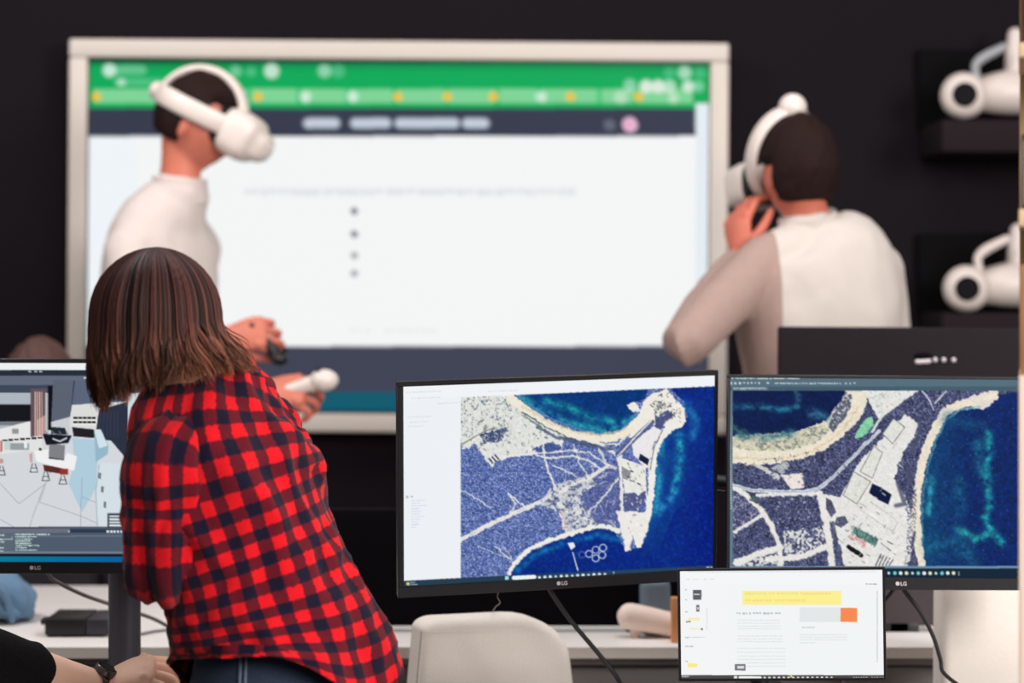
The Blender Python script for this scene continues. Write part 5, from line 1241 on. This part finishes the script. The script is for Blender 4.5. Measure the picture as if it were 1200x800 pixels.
# hair: skull cap and strands
M_hairW = bpy.data.materials.new('brown_strand_hair'); M_hairW.use_nodes = True
b_ = M_hairW.node_tree.nodes['Principled BSDF']; at = M_hairW.node_tree.nodes.new('ShaderNodeAttribute'); at.attribute_name = 'tint'
M_hairW.node_tree.links.new(at.outputs['Color'], b_.inputs['Base Color']); b_.inputs['Roughness'].default_value = .55; b_.inputs['Specular IOR Level'].default_value = .25
def strand_mesh(paths, radii, tints, name, parent):
    """paths (n, m, 3): three-sided tapering strands in one mesh"""
    n, m, _ = paths.shape
    tg = np.gradient(paths, axis=1); tg /= np.linalg.norm(tg, axis=2)[..., None]+1e-9
    u = np.cross(tg, np.array([.3, .9, .2])); u /= np.linalg.norm(u, axis=2)[..., None]+1e-9; w = np.cross(tg, u)
    ang = np.array([0, 2.094, 4.189])
    co = paths[:, :, None, :]+radii[..., None, None]*(np.cos(ang)[None, None, :, None]*u[:, :, None, :]+np.sin(ang)[None, None, :, None]*w[:, :, None, :])
    idx = np.arange(n*m*3).reshape(n, m, 3); fs = []
    for a in range(3):
        b2 = (a+1) % 3
        fs.append(np.stack([idx[:, :-1, a], idx[:, :-1, b2], idx[:, 1:, b2], idx[:, 1:, a]], -1).reshape(-1, 4))
    q = np.concatenate(fs); me = bpy.data.meshes.new(name); co = co.reshape(-1, 3)-np.array(og)
    me.vertices.add(len(co)); me.vertices.foreach_set('co', co.astype(np.float32).ravel())
    me.loops.add(q.size); me.loops.foreach_set('vertex_index', q.ravel().astype(np.int32)); me.polygons.add(len(q)); me.polygons.foreach_set('loop_start', np.arange(0, q.size, 4, dtype=np.int32))
    me.update(calc_edges=True); me.polygons.foreach_set('use_smooth', [True]*len(q))
    a_ = me.color_attributes.new('tint', 'FLOAT_COLOR', 'POINT'); tn = np.repeat(tints[:, :, None, :], 3, 2).reshape(-1, 3)
    a_.data.foreach_set('color', np.concatenate([lin(tn/255), np.ones((len(tn), 1))], 1).astype(np.float32).ravel())
    me.materials.append(M_hairW); o = bpy.data.objects.new(name, me); C.objects.link(o); o.parent = parent; return o
hc = np.array(J['head']); N, Mn = 4200, 20; kx = YW/FPX
r = np.random.default_rng(11)
phi = r.uniform(0, 2*math.pi, N)                          # compass angle round the head; 0 points right in the room, pi/2 away
clump = fbm(phi*7, np.full(N, 3.3), 77, 3)-.5; cl2 = fbm(phi*19+3, np.full(N, 7.7), 79, 2)-.5; wv = r.uniform(0, 6.28, N)*.35+cl2*9
lay = r.uniform(.86, 1.02, N)+clump*.09+cl2*.07
A, B, CZ = .094*1.0, .092, .103
crown = np.array([hc[0]-.004, hc[1], hc[2]+CZ-.006])
top = r.uniform(0, 1, N)**.7*.55
paths = np.zeros((N, Mn, 3))
# the direction the face looks: leave the hair open there
fa = math.atan2(hf.y, hf.x)
dphi = (phi-fa+math.pi) % (2*math.pi)-math.pi
phi = np.where(abs(dphi) < .55, fa+np.sign(dphi)*(.55+abs(dphi)*.5), phi)
xr = np.cos(phi)
hemx = hc[0]+A*xr
hem_py = 478-np.clip(hemx/kx+600-104, -20, 190)*(48/160.)+r.normal(0, 3, N)-abs(r.normal(0, 7, N))+clump*16+cl2*10
hemz = HGT-(hem_py-HOR)*kx
for k in range(Mn):
    u = k/(Mn-1)
    th = top+(math.pi*.5-top)*np.minimum(u/.45, 1)       # along the skull down to its widest row, then hanging
    rr_ = np.sin(th); zz_ = np.cos(th)
    v = np.clip((u-.45)/.55, 0, 1)
    flare = 1+.02*np.sin(v*3)-.10*v**2*(.4+.6*(xr < 0))+.20*v**1.5*np.clip((xr-.1)*2, 0, 1)+.30*v**2*np.clip((xr-.2)*3, 0, 1)*(np.sin(phi) < .2)
    wob = (.004*np.sin(u*9+phi*9)+.004*np.sin(u*14+wv)+cl2*.030*v+clump*.02)*v
    paths[:, k, 0] = hc[0]+A*rr_*xr*lay*flare+wob
    paths[:, k, 1] = hc[1]+B*rr_*np.sin(phi)*lay*flare+wob*.7
    zt = hc[2]+CZ*zz_*(.98+.02*lay)
    zb = np.where(u < .45, zt, hc[2]+(hemz-hc[2])*v)
    paths[:, k, 2] = zb
rad_ = np.full((N, Mn), .0011)*r.uniform(.7, 1.3, N)[:, None]; rad_[:, -4:] *= np.array([.9, .7, .5, .2])
u = np.linspace(0, 1, Mn)[None, :]; vr = r.uniform(.50, 1.10, N)[:, None]*(1+clump*1.2+cl2*1.1)[:, None]
root, mid, tip = np.array([58, 30, 29.]), np.array([78, 44, 37.]), np.array([120, 74, 52.])
w1 = np.clip(u/.55, 0, 1)[..., None]; w2 = np.clip((u-.5)/.5, 0, 1)[..., None]
tints = np.clip(((root*(1-w1)+mid*w1)*(1-w2)+tip*w2)*vr[..., None], 4, 250)
tag(strand_mesh(paths, rad_, tints, 'hair', t), kind=None)
d, fc = unit_sphere(48, 36); cap = d*np.array([A*.93, B*.93, CZ*.965])
keep = MB(); fr_ = np.array(hf)/np.linalg.norm(hf)
cap = np.where(((d @ np.array([math.cos(fa), math.sin(fa), 0]) > .55) & (d[:, 2] < .45))[:, None], cap*.72, cap)
cap[:, 2] = np.where(d[:, 2] < -.2, cap[:, 2]*.7, cap[:, 2])
keep.add([Vector(hc+c_) for c_ in cap], fc); keep.build('hair_cap', M_hairD, t, origin=og, angle=80)
